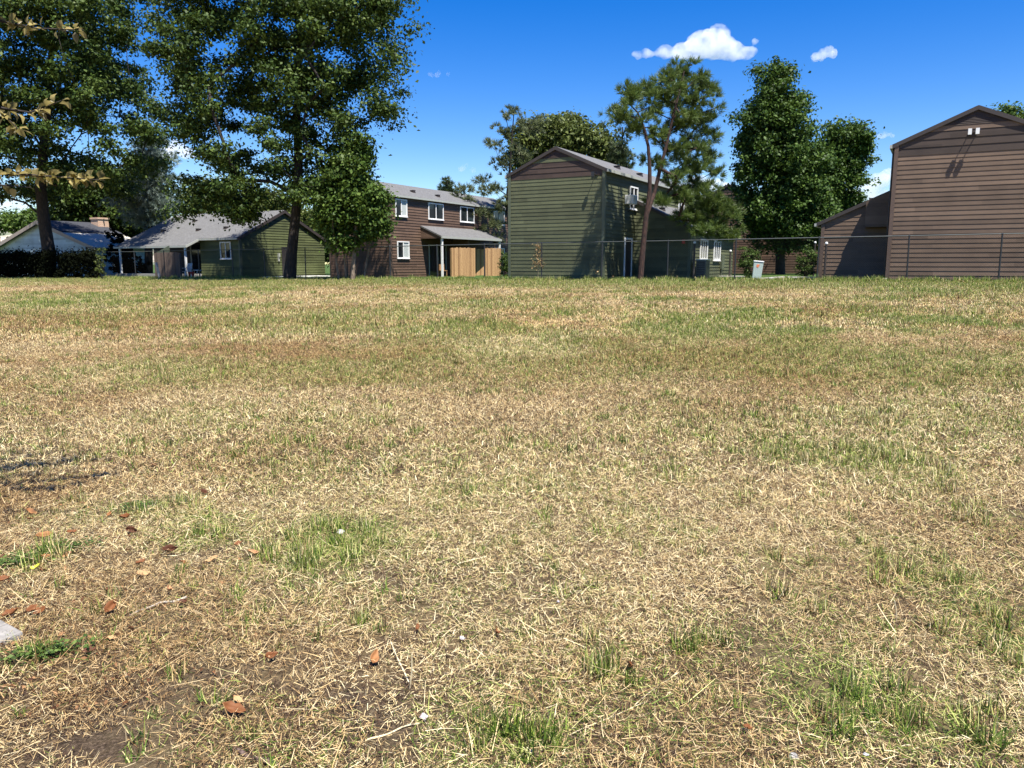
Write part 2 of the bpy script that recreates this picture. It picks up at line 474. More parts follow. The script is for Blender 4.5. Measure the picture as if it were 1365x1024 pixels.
def make_ground():
    xs = axis_vals(-2500, 2500, -26, 26, 0.2); ys = axis_vals(-300, 4500, 0, 46, 0.2)
    X, Y = np.meshgrid(xs, ys)
    Z = g(X, Y)
    v = np.stack([X.ravel(), Y.ravel(), Z.ravel()], 1)
    ny, nx = X.shape
    i = np.arange(ny * nx).reshape(ny, nx)
    f = np.stack([i[:-1, :-1].ravel(), i[:-1, 1:].ravel(), i[1:, 1:].ravel(), i[1:, :-1].ravel()], 1)
    gm = green(X.ravel(), Y.ravel()); br = bare(X.ravel(), Y.ravel())
    far = sstep((Y.ravel() + 0.3 * X.ravel() - 5) / 12)
    dd = Y.ravel() + 0.506 * X.ravel()
    lawn = sstep((dd - 38.3) / 0.3)
    me = np_mesh('ground', v, f, {'gm': gm, 'bare': br, 'far': far, 'lawn': lawn}, True)
    m, nt, b = nodes('soil_and_thatch')
    pos = nd(nt, 'NewGeometry').outputs['Position']
    nA = nd(nt, 'TexNoise', {'Vector': pos, 'Scale': 90.0, 'Detail': 7.0, 'Roughness': 0.75})
    nB = nd(nt, 'TexNoise', {'Vector': pos, 'Scale': 7.0, 'Detail': 6.0, 'Roughness': 0.7})
    nC = nd(nt, 'TexNoise', {'Vector': pos, 'Scale': 0.8, 'Detail': 6.0, 'Roughness': 0.6})
    soil = ramp(nt, nA.outputs[0], [(0.36, (0.016, 0.010, 0.008)), (0.5, (0.060, 0.041, 0.030)), (0.60, (0.13, 0.092, 0.066)), (0.68, (0.26, 0.19, 0.125))])
    k = mth(nt, 'ADD', mth(nt, 'MULTIPLY', nB.outputs[0], 0.55), mth(nt, 'MULTIPLY', nC.outputs[0], 0.45))
    straw = ramp(nt, k, [(0.38, (0.13, 0.085, 0.042)), (0.5, (0.42, 0.31, 0.145)), (0.62, (0.70, 0.56, 0.28))])
    gr = ramp(nt, k, [(0.38, (0.05, 0.075, 0.014)), (0.5, (0.14, 0.17, 0.038)), (0.64, (0.32, 0.32, 0.09))])
    lawnc = ramp(nt, k, [(0.36, (0.03, 0.06, 0.015)), (0.66, (0.085, 0.135, 0.035))])
    near = mixc(nt, mth(nt, 'MULTIPLY', nB.outputs[0], 0.5), soil, straw)
    c = mixc(nt, attr(nt, 'far').outputs['Fac'], near, straw)
    c = mixc(nt, mth(nt, 'MULTIPLY', attr(nt, 'bare').outputs['Fac'], 0.8), c, soil)
    c = mixc(nt, mth(nt, 'MULTIPLY', attr(nt, 'gm').outputs['Fac'], mth(nt, 'MULTIPLY_ADD', attr(nt, 'far').outputs['Fac'], 0.6, 0.2)), c, gr)
    c = mixc(nt, attr(nt, 'lawn').outputs['Fac'], c, lawnc)
    nt.links.new(c, b.inputs['Base Color']); b.inputs['Roughness'].default_value = 0.95
    b.inputs['Specular IOR Level'].default_value = 0.1
    h = mth(nt, 'ADD', nA.outputs[0], mth(nt, 'MULTIPLY', nB.outputs[0], 2.0))
    bp = nd(nt, 'Bump', {'Height': h, 'Strength': 0.9, 'Distance': 0.02})
    nt.links.new(bp.outputs[0], b.inputs['Normal'])
    tag(link('ground', me, m), kind='structure')

make_ground()

def make_hill():
    xs = np.linspace(-2600, -300, 90); ys = np.linspace(900, 2000, 40)
    X, Y = np.meshgrid(xs, ys)
    t = sstep((Y - 900) / 600) * (1 - 0.6 * sstep((X + 900) / 500))
    Z = t * (95 + 45 * (fbm(X / 300, Y / 300, 3, 4) - .5)) - 4
    i = np.arange(X.size).reshape(X.shape)
    f = np.stack([i[:-1, :-1].ravel(), i[:-1, 1:].ravel(), i[1:, 1:].ravel(), i[1:, :-1].ravel()], 1)
    me = np_mesh('hill', np.stack([X.ravel(), Y.ravel(), Z.ravel()], 1), f, None, True)
    m, nt, b = nodes('hill_scrub')
    n = nd(nt, 'TexNoise', {'Vector': nd(nt, 'NewGeometry').outputs['Position'], 'Scale': 0.03, 'Detail': 8.0})
    nt.links.new(ramp(nt, n.outputs[0], [(0.42, (0.13, 0.15, 0.09)), (0.5, (0.36, 0.31, 0.24)), (0.7, (0.46, 0.39, 0.31))]), b.inputs['Base Color'])
    b.inputs['Roughness'].default_value = 1
    tag(link('hill', me, m), kind='structure')
make_hill()

# ------------------------------------------------------------------ buildings
EXPO = 0.181
def siding(mb, o, a, n, z0, z1, xl, xr, e=EXPO, p=0.017):
    """lap boards between z0 and z1; xl(z), xr(z) bound the wall along a"""
    o = Vector(o); a = Vector(a); n = Vector(n); zv = Vector((0, 0, 1))
    P = lambda x, d, z: o + a * x + n * d + zv * z
    z = z0
    while z < z1 - 0.01:
        t = min(z + e, z1)
        mb.quad(P(xl(z), p, z), P(xr(z), p, z), P(xr(t), 0.001, t), P(xl(t), 0.001, t))
        mb.quad(P(xl(z), 0, z), P(xr(z), 0, z), P(xr(z), p, z), P(xl(z), p, z))
        z = t

def roof_slab(name, e0, e1, r1, r0, m, parent, th=0.09, uvs=True):
    """sloping slab; e0 e1 along the eave, r0 r1 along the ridge"""
    e0, e1, r1, r0 = map(Vector, (e0, e1, r1, r0))
    n = (e1 - e0).cross(r0 - e0).normalized()
    if n.z < 0: n = -n
    t = n * th
    me = bpy.data.meshes.new(name)
    me.from_pydata([tuple(p) for p in (e0, e1, r1, r0, e0 + t, e1 + t, r1 + t, r0 + t)], [],
                   [(0, 3, 2, 1), (4, 5, 6, 7), (0, 1, 5, 4), (1, 2, 6, 5), (2, 3, 7, 6), (3, 0, 4, 7)])
    uv = me.uv_layers.new(name='uv')
    ax = (e1 - e0).normalized(); ay = n.cross(ax)
    for l in me.loops:
        q = me.vertices[l.vertex_index].co - e0
        uv.data[l.index].uv = (q.dot(ax), q.dot(ay))
    me.update()
    return link(name, me, m, parent)

def window(parent, o, a, n, x, z, w_, h_, bars=1, curtain=False, fr=0.07):
    """white framed window whose lower left corner lies at x, z on the wall"""
    mb = MB()
    d0, d1 = 0.032, 0.085
    mb.obox(o, a, n, x, x + w_, d0, d1, z, z + fr)
    mb.obox(o, a, n, x, x + w_, d0, d1, z + h_ - fr, z + h_)
    mb.obox(o, a, n, x, x + fr, d0, d1, z + fr, z + h_ - fr)
    mb.obox(o, a, n, x + w_ - fr, x + w_, d0, d1, z + fr, z + h_ - fr)
    k = (w_ - 2 * fr) / (bars + 1)
    for i in range(bars):
        c = x + fr + k * (i + 1)
        mb.obox(o, a, n, c - 0.03, c + 0.03, d0, d1 - 0.006, z + fr, z + h_ - fr)
    f = mb.build('window', M['white_trim'], parent)
    s = MB(); s.obox(o, a, n, x - 0.03, x + w_ + 0.03, d0, d1 + 0.03, z - 0.035, z)
    s.build('sill', M['white_trim'], f)
    for i in range(bars + 1):
        c0 = x + fr + k * i + (0.03 if i else 0); c1 = x + fr + k * (i + 1) - (0.03 if i < bars else 0)
        pm = MB(); pm.obox(o, a, n, c0, c1, 0.0325, 0.045, z + fr, z + h_ - fr)
        pm.build('pane', M['curtain'] if (curtain and i == bars) else M['glass'], f)
    return f

def floodlight(parent, o, a, n, x, z, m, heads=2):
    mb = MB(); mb.obox(o, a, n, x - 0.16, x + 0.16, 0.02, 0.06, z - 0.02, z + 0.02)
    p = mb.build('floodlight', M['dark_trim'], parent)
    o = Vector(o); a = Vector(a); n = Vector(n); zv = Vector((0, 0, 1))
    for i in range(heads):
        q = o + a * (x + (i - (heads - 1) / 2) * 0.25) + zv * z
        h = MB(); h.bar(q + n * 0.05, q + n * 0.26, 0.018); h.obox(q, a, n, -0.062, 0.062, 0.27, 0.38, -0.13, 0.09)
        h.build('lamp_head', m, p)
    return p

def vents(rf, places):
    d = MB(); d.hexa([(-.16, -.16, -.02), (.16, -.16, -.02), (.16, .16, -.02), (-.16, .16, -.02), (-.12, -.12, .20), (.12, -.12, .20), (.12, .12, .20), (-.12, .12, .20)])
    d.box(-.15, .15, -.15, .15, .201, .23)
    first = d.build('roof_vent', M['dark_trim'], rf)
    for i, q in enumerate(places):
        o = first
        if i: o = first.copy(); C.objects.link(o); o.parent = rf
        o.location = q

def gabled(name, loc, W, L, eave, ridge, ms, mband, mtrim, mrake, ext=None, base=-0.25, drop=0.25, bh_=0.75):
    """two-storey block: local x along the gable, local y along its length. ext = (side, setback, width, low, high, length)"""
    r = empty(name, loc, -GRID)
    pitch = (ridge - eave) / (W / 2)
    xl = lambda z: max(0.0, (z - eave) / pitch); xr = lambda z: W - max(0.0, (z - eave) / pitch)
    zb = eave - drop
    A = Vector((1, 0, 0)); B = Vector((0, 1, 0))
    mb = MB()
    siding(mb, (0, 0, 0), A, -B, base, zb, xl, xr)
    siding(mb, (W, 0, 0), B, A, base, eave, lambda z: 0, lambda z: L, EXPO, 0.03)
    siding(mb, (0, L, 0), -B, -A, base, eave, lambda z: 0, lambda z: L)
    siding(mb, (W, L, 0), -A, B, base, ridge - 0.02, lambda z: W - xr(z), lambda z: W - xl(z))
    strip0, strip1 = zb + bh_, zb + bh_ + 0.19
    siding(mb, (0, 0, 0), A, -B, strip0, min(strip1, ridge - .12), xl, xr, 0.22)
    mb.build('wall', ms, r)
    bm_ = MB(); siding(bm_, (0, 0, 0), A, -B, zb, strip0, xl, xr, bh_ / 3 + .001, 0.02)
    bm_.build('gable_band', mband, r)
    if strip1 < ridge - 0.1:
        vm = MB(); siding(vm, (0, 0, 0), A, -B, strip1, ridge - 0.03, xl, xr, 0.055, 0.02)
        vm.build('gable_vent', mband, r)
    for o, a, n in (((0, 0, 0), A, -B), ((W, 0, 0), -A, -B)):
        tm = MB()
        tm.obox(o, a, n, -0.049, 0.10, 0.031, 0.05, base, eave - 0.02)
        tm.obox(o, B, -a, -0.030, 0.10, 0.031, 0.049, base, eave - 0.06)
        tm.build('corner_trim', mtrim, r)
    # roof with rakes and gutters
    ov, go = 0.13, 0.05
    ez = eave - ov * pitch
    for sx in (0, 1):
        ex = -ov if sx == 0 else W + ov
        rf = roof_slab('roof', (ex, -go, ez), (ex, L + 0.1, ez), (W / 2, L + 0.1, ridge), (W / 2, -go, ridge), M['shingles'], r)
        vents(rf, [(W / 2 + (ex - W / 2) * q, yy, ridge + (ez - ridge) * q) for yy, q in ((L * 0.22, 0.6), (L * 0.37, 0.7), (L * 0.62, 0.6))])
        gm_ = MB(); gx = ex + (-0.10 if sx == 0 else 0.0)
        gm_.box(gx, gx + 0.10, -go - 0.02, L + 0.1, ez - 0.06, ez + 0.07)
        gm_.build('gutter', M['pale_gutter'], r)
        rk = MB(); dz = 0.07
        x0, x1 = (ex, W / 2)
        rk.hexa([(x0, -go - 0.025, ez - dz), (x1, -go - 0.025, ridge - dz), (x1, -go - 0.003, ridge - dz), (x0, -go - 0.003, ez - dz),
                 (x0, -go - 0.025, ez + 0.09), (x1, -go - 0.025, ridge + 0.09), (x1, -go - 0.003, ridge + 0.09), (x0, -go - 0.003, ez + 0.09)])
        rk.build('rake_board', mrake, r)
    if ext:
        side, sb, ew, lo, hi, el = ext
        sgn = 1 if side > 0 else -1
        xw = W if side > 0 else 0.0
        pe = (hi - lo) / ew
        em = MB()
        if side > 0:
            siding(em, (W, sb, 0), A, -B, base, hi - 0.05, lambda z: 0.0, lambda z: ew - max(0, (z - lo) / pe))
            siding(em, (W + ew, sb, 0), B, A, base, lo, lambda z: 0, lambda z: el, EXPO, 0.03)
        else:
            siding(em, (-ew, sb, 0), A, -B, base, hi - 0.05, lambda z: max(0, (z - lo) / pe), lambda z: ew)
            siding(em, (-ew, sb + el, 0), -B, -A, base, lo, lambda z: 0, lambda z: el)
        em.build('wing_wall', ms, r)
        ex = xw + sgn * (ew + 0.25); ez2 = lo - 0.25 * pe
        rf = roof_slab('wing_roof', (ex, sb - 0.08, ez2), (ex, sb + el + 0.1, ez2), (xw, sb + el + 0.1, hi), (xw, sb - 0.08, hi), M['shingles'], r)
        vents(rf, [(xw + sgn * ew * q, sb + yy, hi - ew * q * pe) for yy, q in ((1.2, 0.35), (2.6, 0.45), (4.6, 0.6), (3.4, 0.75))])
        gm_ = MB(); x0 = ex if sgn > 0 else ex - 0.1
        gm_.box(x0, x0 + 0.1, sb - 0.10, sb + el + 0.1, ez2 - 0.06, ez2 + 0.07)
        gm_.build('gutter', M['pale_gutter'], r)
        rk = MB(); y0, y1 = sb - 0.105, sb - 0.083
        rk.hexa([(ex, y0, ez2 - .06), (xw, y0, hi - .06), (xw, y1, hi - .06), (ex, y1, ez2 - .06), (ex, y0, ez2 + .09), (xw, y0, hi + .09), (xw, y1, hi + .09), (ex, y1, ez2 + .09)])
        rk.build('rake_board', mrake, r)
        t2 = MB(); cx = xw + sgn * ew
        t2.obox((cx, sb, 0), A * -sgn, -B, -0.049, 0.10, 0.031, 0.05, base, lo - 0.02)
        t2.obox((cx, sb, 0), B, A * sgn, -0.030, 0.10, 0.031, 0.049, base, lo - 0.05)
        t2.build('corner_trim', mtrim, r)
    return r

A = Vector((1, 0, 0)); B = Vector((0, 1, 0))
GB = 0.78                                                   # ground level among the houses

# green two-storey house beside the pine
p = at(679, 352, 39.6)
GH = Vector((p.x, p.y, GB))
gh = gabled('apartment_building', GH, 5.15, 18, 5.22, 6.36, M['green_siding'], M['maroon_band'], M['green_trim'], M['dark_trim'], (1, 4.3, 2.95, 2.62, 4.05, 9.2))
tag(gh, 'dark green two-storey house with maroon gable band behind the tall pine', 'house')
O = (5.15, 0, 0)
window(gh, O, B, A, 3.25, 3.6, 1.15, 1.15, 1)
window(gh, O, B, A, 11.6, 3.6, 1.1, 1.0, 1)
window(gh, (8.10, 4.3, 0), B, A, 1.7, 1.02, 1.45, 1.12, 2, fr=0.11)
window(gh, (8.10, 4.3, 0), B, A, 4.5, 1.02, 1.45, 1.12, 2, fr=0.11)
d = MB(); d.obox(O, B, A, 2.75, 3.65, 0.031, 0.045, 0, 2.05)
do = d.build('door', M['dark_door'], gh)
d = MB(); d.obox(O, B, A, 2.65, 2.75, 0.031, 0.08, 0, 2.15); d.obox(O, B, A, 3.65, 3.75, 0.031, 0.08, 0, 2.15); d.obox(O, B, A, 2.75, 3.65, 0.031, 0.05, 2.05, 2.15)
d.build('door_frame', M['white_trim'], do)
floodlight(gh, (0, 0, 0), A, -B, 4.68, 5.02, M['black_metal'], 1)
d = MB(); d.obox((8.10, 4.3, 0), B, A, 6.1, 6.6, 0.031, 0.16, 0.55, 1.35); d.obox((8.10, 4.3, 0), B, A, 6.3, 6.38, 0.031, 0.07, -0.2, 0.55)
d.build('meter_box', M['green_trim'], gh, 0.01)
d = MB(); d.obox((5.15, 4.3, 0), A, -B, 2.55, 2.7, 0.031, 0.10, 1.85, 2.05); d.build('alarm_bell', M['red_plastic'], gh, 0.01)

# brown two-storey house on the right
p = at(1183, 352, 31.6)
BH = Vector((p.x, p.y, 0.86))
bh = gabled('apartment_building', BH, 5.42, 14, 5.42, 6.60, M['brown_siding'], M['dark_band'], M['brown_trim'], M['dark_trim'], (-1, 3.0, 2.95, 2.62, 3.95, 8), drop=0.44, bh_=0.86)
tag(bh, 'taupe brown two-storey house with paired white floodlights under its gable', 'house')
floodlight(bh, (0, 0, 0), A, -B, 2.62, 5.72, M['white_plastic'], 2)
d = MB(); d.bar((-.09, .12, -.2), (-.09, .12, 5.2), .04, .04, 8); d.build('downpipe', M['dark_trim'], bh)
d = MB(); d.box(-1.15, -0.012, 2.45, 2.98, 2.35, 3.40)
d.hexa([(-1.15, 2.45, 3.40), (-0.012, 2.45, 3.40), (-0.012, 2.98, 3.40), (-1.15, 2.98, 3.40), (-1.15, 2.45, 3.44), (-0.012, 2.45, 3.93), (-0.012, 2.98, 3.93), (-1.15, 2.98, 3.44)])
d.build('closet_box', M['brown_siding'], bh)

# warm brown two-storey house in the middle distance
p = at(521, 352, 50.5)
MH = Vector((p.x, p.y, GB)) - U * 5.15
mh = gabled('apartment_building', MH, 5.15, 17.5, 5.25, 6.30, M['warm_brown_siding'], M['dark_band'], M['brown_trim'], M['dark_trim'], None)
tag(mh, 'reddish brown two-storey house with white windows and a shed-roofed porch', 'house')
for (y, z, w_, cu) in ((0.55, 3.92, 1.25, True), (4.25, 3.92, 1.85, False), (8.3, 3.92, 1.95, False), (13.2, 3.92, 1.7, False)):
    window(mh, O, B, A, y, z, w_, 1.12, 1, cu)
window(mh, O, B, A, 0.65, 1.2, 1.3, 1.12, 1, True)
window(mh, O, B, A, 13.0, 1.25, 1.9, 0.85, 2)
y0, y1, out = 3.3, 11.4, 1.75
roof_slab('porch_roof', (5.15 + out, y0, 2.62), (5.15 + out, y1, 2.62), (5.165, y1, 3.35), (5.165, y0, 3.35), M['shingles'], mh)
d = MB(); d.box(5.15 + out, 5.15 + out + 0.09, y0 - 0.02, y1, 2.55, 2.70); d.build('porch_gutter', M['pale_gutter'], mh)
for yy in (y0 + 0.05, y1 - 0.15):
    d = MB(); d.hexa([(5.17, yy, 2.55), (5.15 + out, yy, 2.55), (5.15 + out, yy + 0.06, 2.55), (5.17, yy + 0.06, 2.55), (5.17, yy, 3.33), (5.15 + out, yy, 2.60), (5.15 + out, yy + 0.06, 2.60), (5.17, yy + 0.06, 3.33)])
    d.build('porch_side', M['warm_brown_siding'], mh)
for yy in (y0 + 0.1, y1 - 0.2):
    d = MB(); d.box(5.15 + out - 0.12, 5.15 + out, yy, yy + 0.12, -0.2, 2.6); d.build('porch_post', M['white_trim'], mh)
d = MB(); d.obox(O, B, A, 4.3, 6.3, 0.031, 0.045, 0, 2.1)
sd = d.build('sliding_door', M['glass'], mh)
d = MB()
for yy in (4.2, 5.25, 6.3): d.obox(O, B, A, yy, yy + 0.09, 0.046, 0.09, 0, 2.18)
d.obox(O, B, A, 4.29, 6.3, 0.046, 0.08, 2.10, 2.18); d.build('door_frame', M['pale_gutter'], sd)
d = MB(); d.box(5.17, 6.6, 7.2, 7.34, -0.1, 2.75); d.build('porch_divider', M['warm_brown_siding'], mh)
d = MB(); d.bar((5.15 + out + 0.05, y1 - 0.05, 2.6), (5.25, y1 + 0.1, 2.2), 0.045); d.bar((5.25, y1 + 0.1, 2.2), (5.25, y1 + 0.1, 0), 0.045); d.build('downpipe', M['dark_trim'], mh)

# brown house far behind the pine
p = at(922, 352, 60)
fh = gabled('apartment_building', Vector((p.x, p.y, GB)), 5.15, 14, 5.45, 6.65, M['warm_brown_siding'], M['dark_band'], M['brown_trim'], M['dark_trim'], (1, 0.4, 4.2, 2.7, 4.3, 8))
tag(fh, 'distant brown house showing between the pine and the round bushes', 'house')

# one-storey green bungalow
p = at(321, 352, 52)
BG = Vector((p.x, p.y, 0.95))
bg_ = empty('bungalow', BG, -GRID)
tag(bg_, 'low olive green bungalow with grey hipless roof behind the big tree trunk', 'house')
bg_['label'] = 'low olive green bungalow with grey shingle roof behind the big tree trunk'
D, LN, LO, HI = 8.1, 11.2, 2.45, 4.35
pt = (HI - LO) / (D / 2)
mb = MB()
siding(mb, (0, 0, 0), B, A, -0.3, HI - 0.03, lambda z: max(0, (z - LO) / pt), lambda z: D - max(0, (z - LO) / pt), EXPO, 0.03)
siding(mb, (-3.9, 0, 0), A, -B, -0.3, LO, lambda z: 0, lambda z: 3.9)
siding(mb, (-3.9, 1.7, 0), -B, -A, -0.3, LO, lambda z: 0, lambda z: 1.7)
siding(mb, (-LN, D, 0), -B, -A, -0.3, LO, lambda z: 0, lambda z: D - 1.7)
siding(mb, (0, D, 0), -A, B, -0.3, LO, lambda z: 0, lambda z: LN)
mb.build('wall', M['bungalow_siding'], bg_)
mb = MB(); siding(mb, (-LN, 1.7, 0), A, -B, -0.3, LO + .6, lambda z: 0, lambda z: LN - 3.9); mb.build('porch_wall', M['dark_band'], bg_)  # porch shade put into the colour: darker siding than the other bungalow walls
tm = MB(); tm.obox((0, 0, 0), -A, -B, -0.03, 0.09, 0.031, 0.05, -0.3, LO - .02); tm.obox((0, 0, 0), B, A, -0.014, 0.09, 0.031, 0.05, -0.3, LO - .05)
tm.build('corner_trim', M['green_trim'], bg_)
yo = -0.3; zo = LO + yo * pt
rf = roof_slab('roof', (-3.6, yo, zo), (0.15, yo, zo), (0.15, D / 2, HI), (-3.6, D / 2, HI), M['shingles'], bg_)
yp = -1.35; zp = LO + yp * pt
roof_slab('roof', (-LN - 0.2, yp, zp), (-3.603, yp, zp), (-3.603, D / 2, HI), (-LN - 0.2, D / 2, HI), M['shingles'], bg_)
vents(rf, [(x, y, LO + y * pt) for x, y in ((-5.2, 1.0), (-2.6, 1.2), (-7.5, 2.6), (-9, 1.0))])
roof_slab('roof', (0.15, D + .3, LO - .3 * pt), (-LN - .2, D + .3, LO - .3 * pt), (-LN - .2, D / 2, HI), (0.15, D / 2, HI), M['shingles'], bg_)
gm_ = MB(); gm_.box(-3.55, 0.15, yo - .09, yo, zo - .05, zo + .07); gm_.box(-LN - .2, -3.58, yp - .09, yp, zp - .05, zp + .07)
gm_.hexa([(-3.6, yp - .05, zp - .06), (-3.57, yp - .05, zp - .06), (-3.57, yo, zo - .06), (-3.6, yo, zo - .06), (-3.6, yp - .05, zp + .09), (-3.57, yp - .05, zp + .09), (-3.57, yo, zo + .09), (-3.6, yo, zo + .09)])
gm_.build('gutter', M['pale_gutter'], bg_)
rk = MB()
for ya in (yo, D + .3):
    za = LO + (yo) * pt
    rk.hexa([(0.153, ya, za - .12), (0.175, ya, za - .12), (0.175, D / 2, HI - .12), (0.153, D / 2, HI - .12), (0.153, ya, za + .09), (0.175, ya, za + .09), (0.175, D / 2, HI + .09), (0.153, D / 2, HI + .09)])
rk.build('rake_board', M['dark_trim'], bg_)
window(bg_, (0, 0, 0), A, -B, -1.85, 1.0, 1.05, 1.15, 1)
for x in (-3.95, -LN + .2):
    d = MB(); d.box(x, x + .11, yp + .05, yp + .16, -.3, zp); d.build('porch_post', M['white_trim'], bg_)
d = MB(); d.obox((-6.9, 1.7, 0), A, -B, 0, 2.4, .031, .045, 0, 2.1)
sd = d.build('sliding_door', M['glass'], bg_)
d = MB()
for x in (-.1, 1.15, 2.4): d.obox((-6.9, 1.7, 0), A, -B, x, x + .1, .046, .09, 0, 2.2)
d.obox((-6.9, 1.7, 0), A, -B, -.1, 2.5, .046, .08, 2.2, 2.3); d.build('door_frame', M['pale_gutter'], sd)
d = MB(); d.obox((0, 0, 0), B, A, 3.7, 4.6, .031, .045, -.2, 1.85); d.build('door', M['dark_door'], bg_)
d = MB(); d.obox((0, 0, 0), B, A, 3.3, 3.42, .031, .18, 1.15, 1.42); d.obox((0, 0, 0), B, A, 3.3, 3.42, .031, .12, .85, 1.14); d.build('wall_lamp', M['pale_gutter'], bg_)
d = MB(); d.box(-LN - 0.2, -3.9, yp - .1, 1.7, -.35, -.02); d.build('porch_slab', M['concrete'], bg_)

# pale blue house at the far left
p = at(128, 352, 62)
bl = empty('cottage', Vector((p.x, p.y, 0.75)), -GRID)
tag(bl, 'pale blue house with white roof and brick chimney behind the dark hedge', 'house')
W_, LO, HI, L_ = 14.0, 2.25, 4.35, 5.0
pt = (HI - LO) / (W_ / 2)
mb = MB(); siding(mb, (-W_, 0, 0), A, -B, -.3, HI - .05, lambda z: max(0, (z - LO) / pt), lambda z: W_ - max(0, (z - LO) / pt), .2)
siding(mb, (0, 0, 0), B, A, -.3, LO, lambda z: 0, lambda z: L_, .2)
mb.build('wall', M['blue_siding'], bl)
def rp(f_, y): return (-W_ / 2 + f_ * (W_ / 2 + .5), y, HI - f_ * (HI - LO) * (1 + 1 / W_))
roof_slab('roof', rp(1, -.4), rp(1, L_), rp(.45, L_), rp(.45, -.4), M['white_roof'], bl, .08)
roof_slab('roof', rp(.45, -.35), rp(.45, L_), rp(0, L_), rp(0, -.35), M['dark_shingles'], bl, .16)
roof_slab('roof', (-W_ - .5, -.4, LO - .5 * pt), (-W_ - .5, L_, LO - .5 * pt), (-W_ / 2, L_, HI), (-W_ / 2, -.4, HI), M['dark_shingles'], bl, .1)
rk = MB()
for s in (1, -1):
    xe = -W_ / 2 + s * (W_ / 2 + .5); ze = LO - .5 * pt
    rk.hexa([(xe, -.45, ze - .2), (-W_ / 2, -.45, HI - .2), (-W_ / 2, -.405, HI - .2), (xe, -.405, ze - .2), (xe, -.45, ze + .1), (-W_ / 2, -.45, HI + .1), (-W_ / 2, -.405, HI + .1), (xe, -.405, ze + .1)])
rk.build('rake_board', plain('tan_trim', (0.30, 0.25, 0.21)), bl)
d = MB(); d.box(-6.6, -5.6, L_ - .9, L_ + .1, 2.6, 4.75); d.box(-6.66, -5.54, L_ - .96, L_ + .16, 4.75, 4.9)
ch = d.build('chimney', M['brick'], bl)
d = MB(); d.obox((-W_, 0, 0), A, -B, 7.6, 7.9, .031, .06, 2.6, 3.0); d.build('gable_vent', M['dark_door'], bl)

# ------------------------------------------------------------------ chain-link fence
def fence_pt(px):
    q = (px - 682.5) / F * math.cos(PITCH)
    Y = 38.5 / (1 + 0.506 * q)
    return Vector((q * Y, Y, gz(q * Y, Y)))
FPX = [138, 180, 219, 265, 310, 353, 407, 463, 520, 583, 646, 722, 802, 890, 980, 1090, 1210, 1333, 1470, 1640]
FP = [fence_pt(x) for x in FPX]
FH = 1.83
fe = empty('chain_link_fence', FP[8])
tag(fe, 'long chain-link fence on dark posts along the far edge of the field', 'fence')
loc = lambda q: Vector(q) - FP[8]
d = MB(); d.bar((0, 0, -.3), (0, 0, FH - .02), .032, .032, 8); d.bar((0, 0, FH - .02), (0, 0, FH + .03), .04, .02, 8)
post0 = d.build('post', M['black_metal'], fe)
for i, q in enumerate(FP):
    o = post0 if i == 0 else post0.copy()
    if i: C.objects.link(o); o.parent = fe
    o.location = loc(q); o.rotation_euler = (random.Random(i).uniform(-.012, .012), random.Random(i + 50).uniform(-.012, .012), 0)
d = MB()
for a, b_ in zip(FP[:-1], FP[1:]):
    d.bar(loc(a) + Vector((0, 0, FH - .02)), loc(b_) + Vector((0, 0, FH - .02)), .021, None, 6, False)
d.build('top_rail', M['grey_metal'], fe)
d = MB()
for a, b_ in zip(FP[:-1], FP[1:]):
    a = loc(a); b_ = loc(b_); Ln = (b_ - a).length; dr = (b_ - a) / Ln
    n = int(Ln / 0.085); H = FH - .08
    nrm = Vector((-dr.y, dr.x, 0)).normalized() * .0014
    for k in range(-int(H / .085), n):
        s0 = k * .085
        for sg in (0, 1):
            t0, t1 = max(0, -s0), min(H, Ln - s0)
            if t1 <= t0: continue
            za, zb_ = (t0, t1) if sg == 0 else (H - t0, H - t1)
            p0 = a + dr * (s0 + t0) + Vector((0, 0, .04 + za)); p1 = a + dr * (s0 + t1) + Vector((0, 0, .04 + zb_))
            e = (p1 - p0).cross(nrm).normalized() * .0014
            d.quad(p0 - e, p1 - e, p1 + e, p0 + e)
    d.bar(a + Vector((0, 0, .05)), b_ + Vector((0, 0, .05)), .004, None, 4, False)
d.build('wire_mesh', M['wire'], fe)

# ------------------------------------------------------------------ trees
def rand_dirs(rng, n):
    v = rng.normal(size=(n, 3)); return v / np.linalg.norm(v, axis=1, keepdims=True)

def leaf_quads(c, nrm, size, rng, aspect=0.62):
    """kite-shaped leaves at c, facing nrm"""
    n = len(c)
    t = np.cross(nrm, rand_dirs(rng, n)); t /= np.linalg.norm(t, axis=1, keepdims=True) + 1e-9
    s = np.cross(nrm, t)
    L = (size * rng.uniform(.5, 1.5, n))[:, None]
    Wd = L * aspect
    fold = nrm * L * .12
    v = np.stack([c - t * L * .5, c + s * Wd * .5 + t * L * .05 + fold, c + t * L * .5, c - s * Wd * .5 + t * L * .05 + fold], 1).reshape(-1, 3)
    return v, np.arange(4 * n).reshape(n, 4)

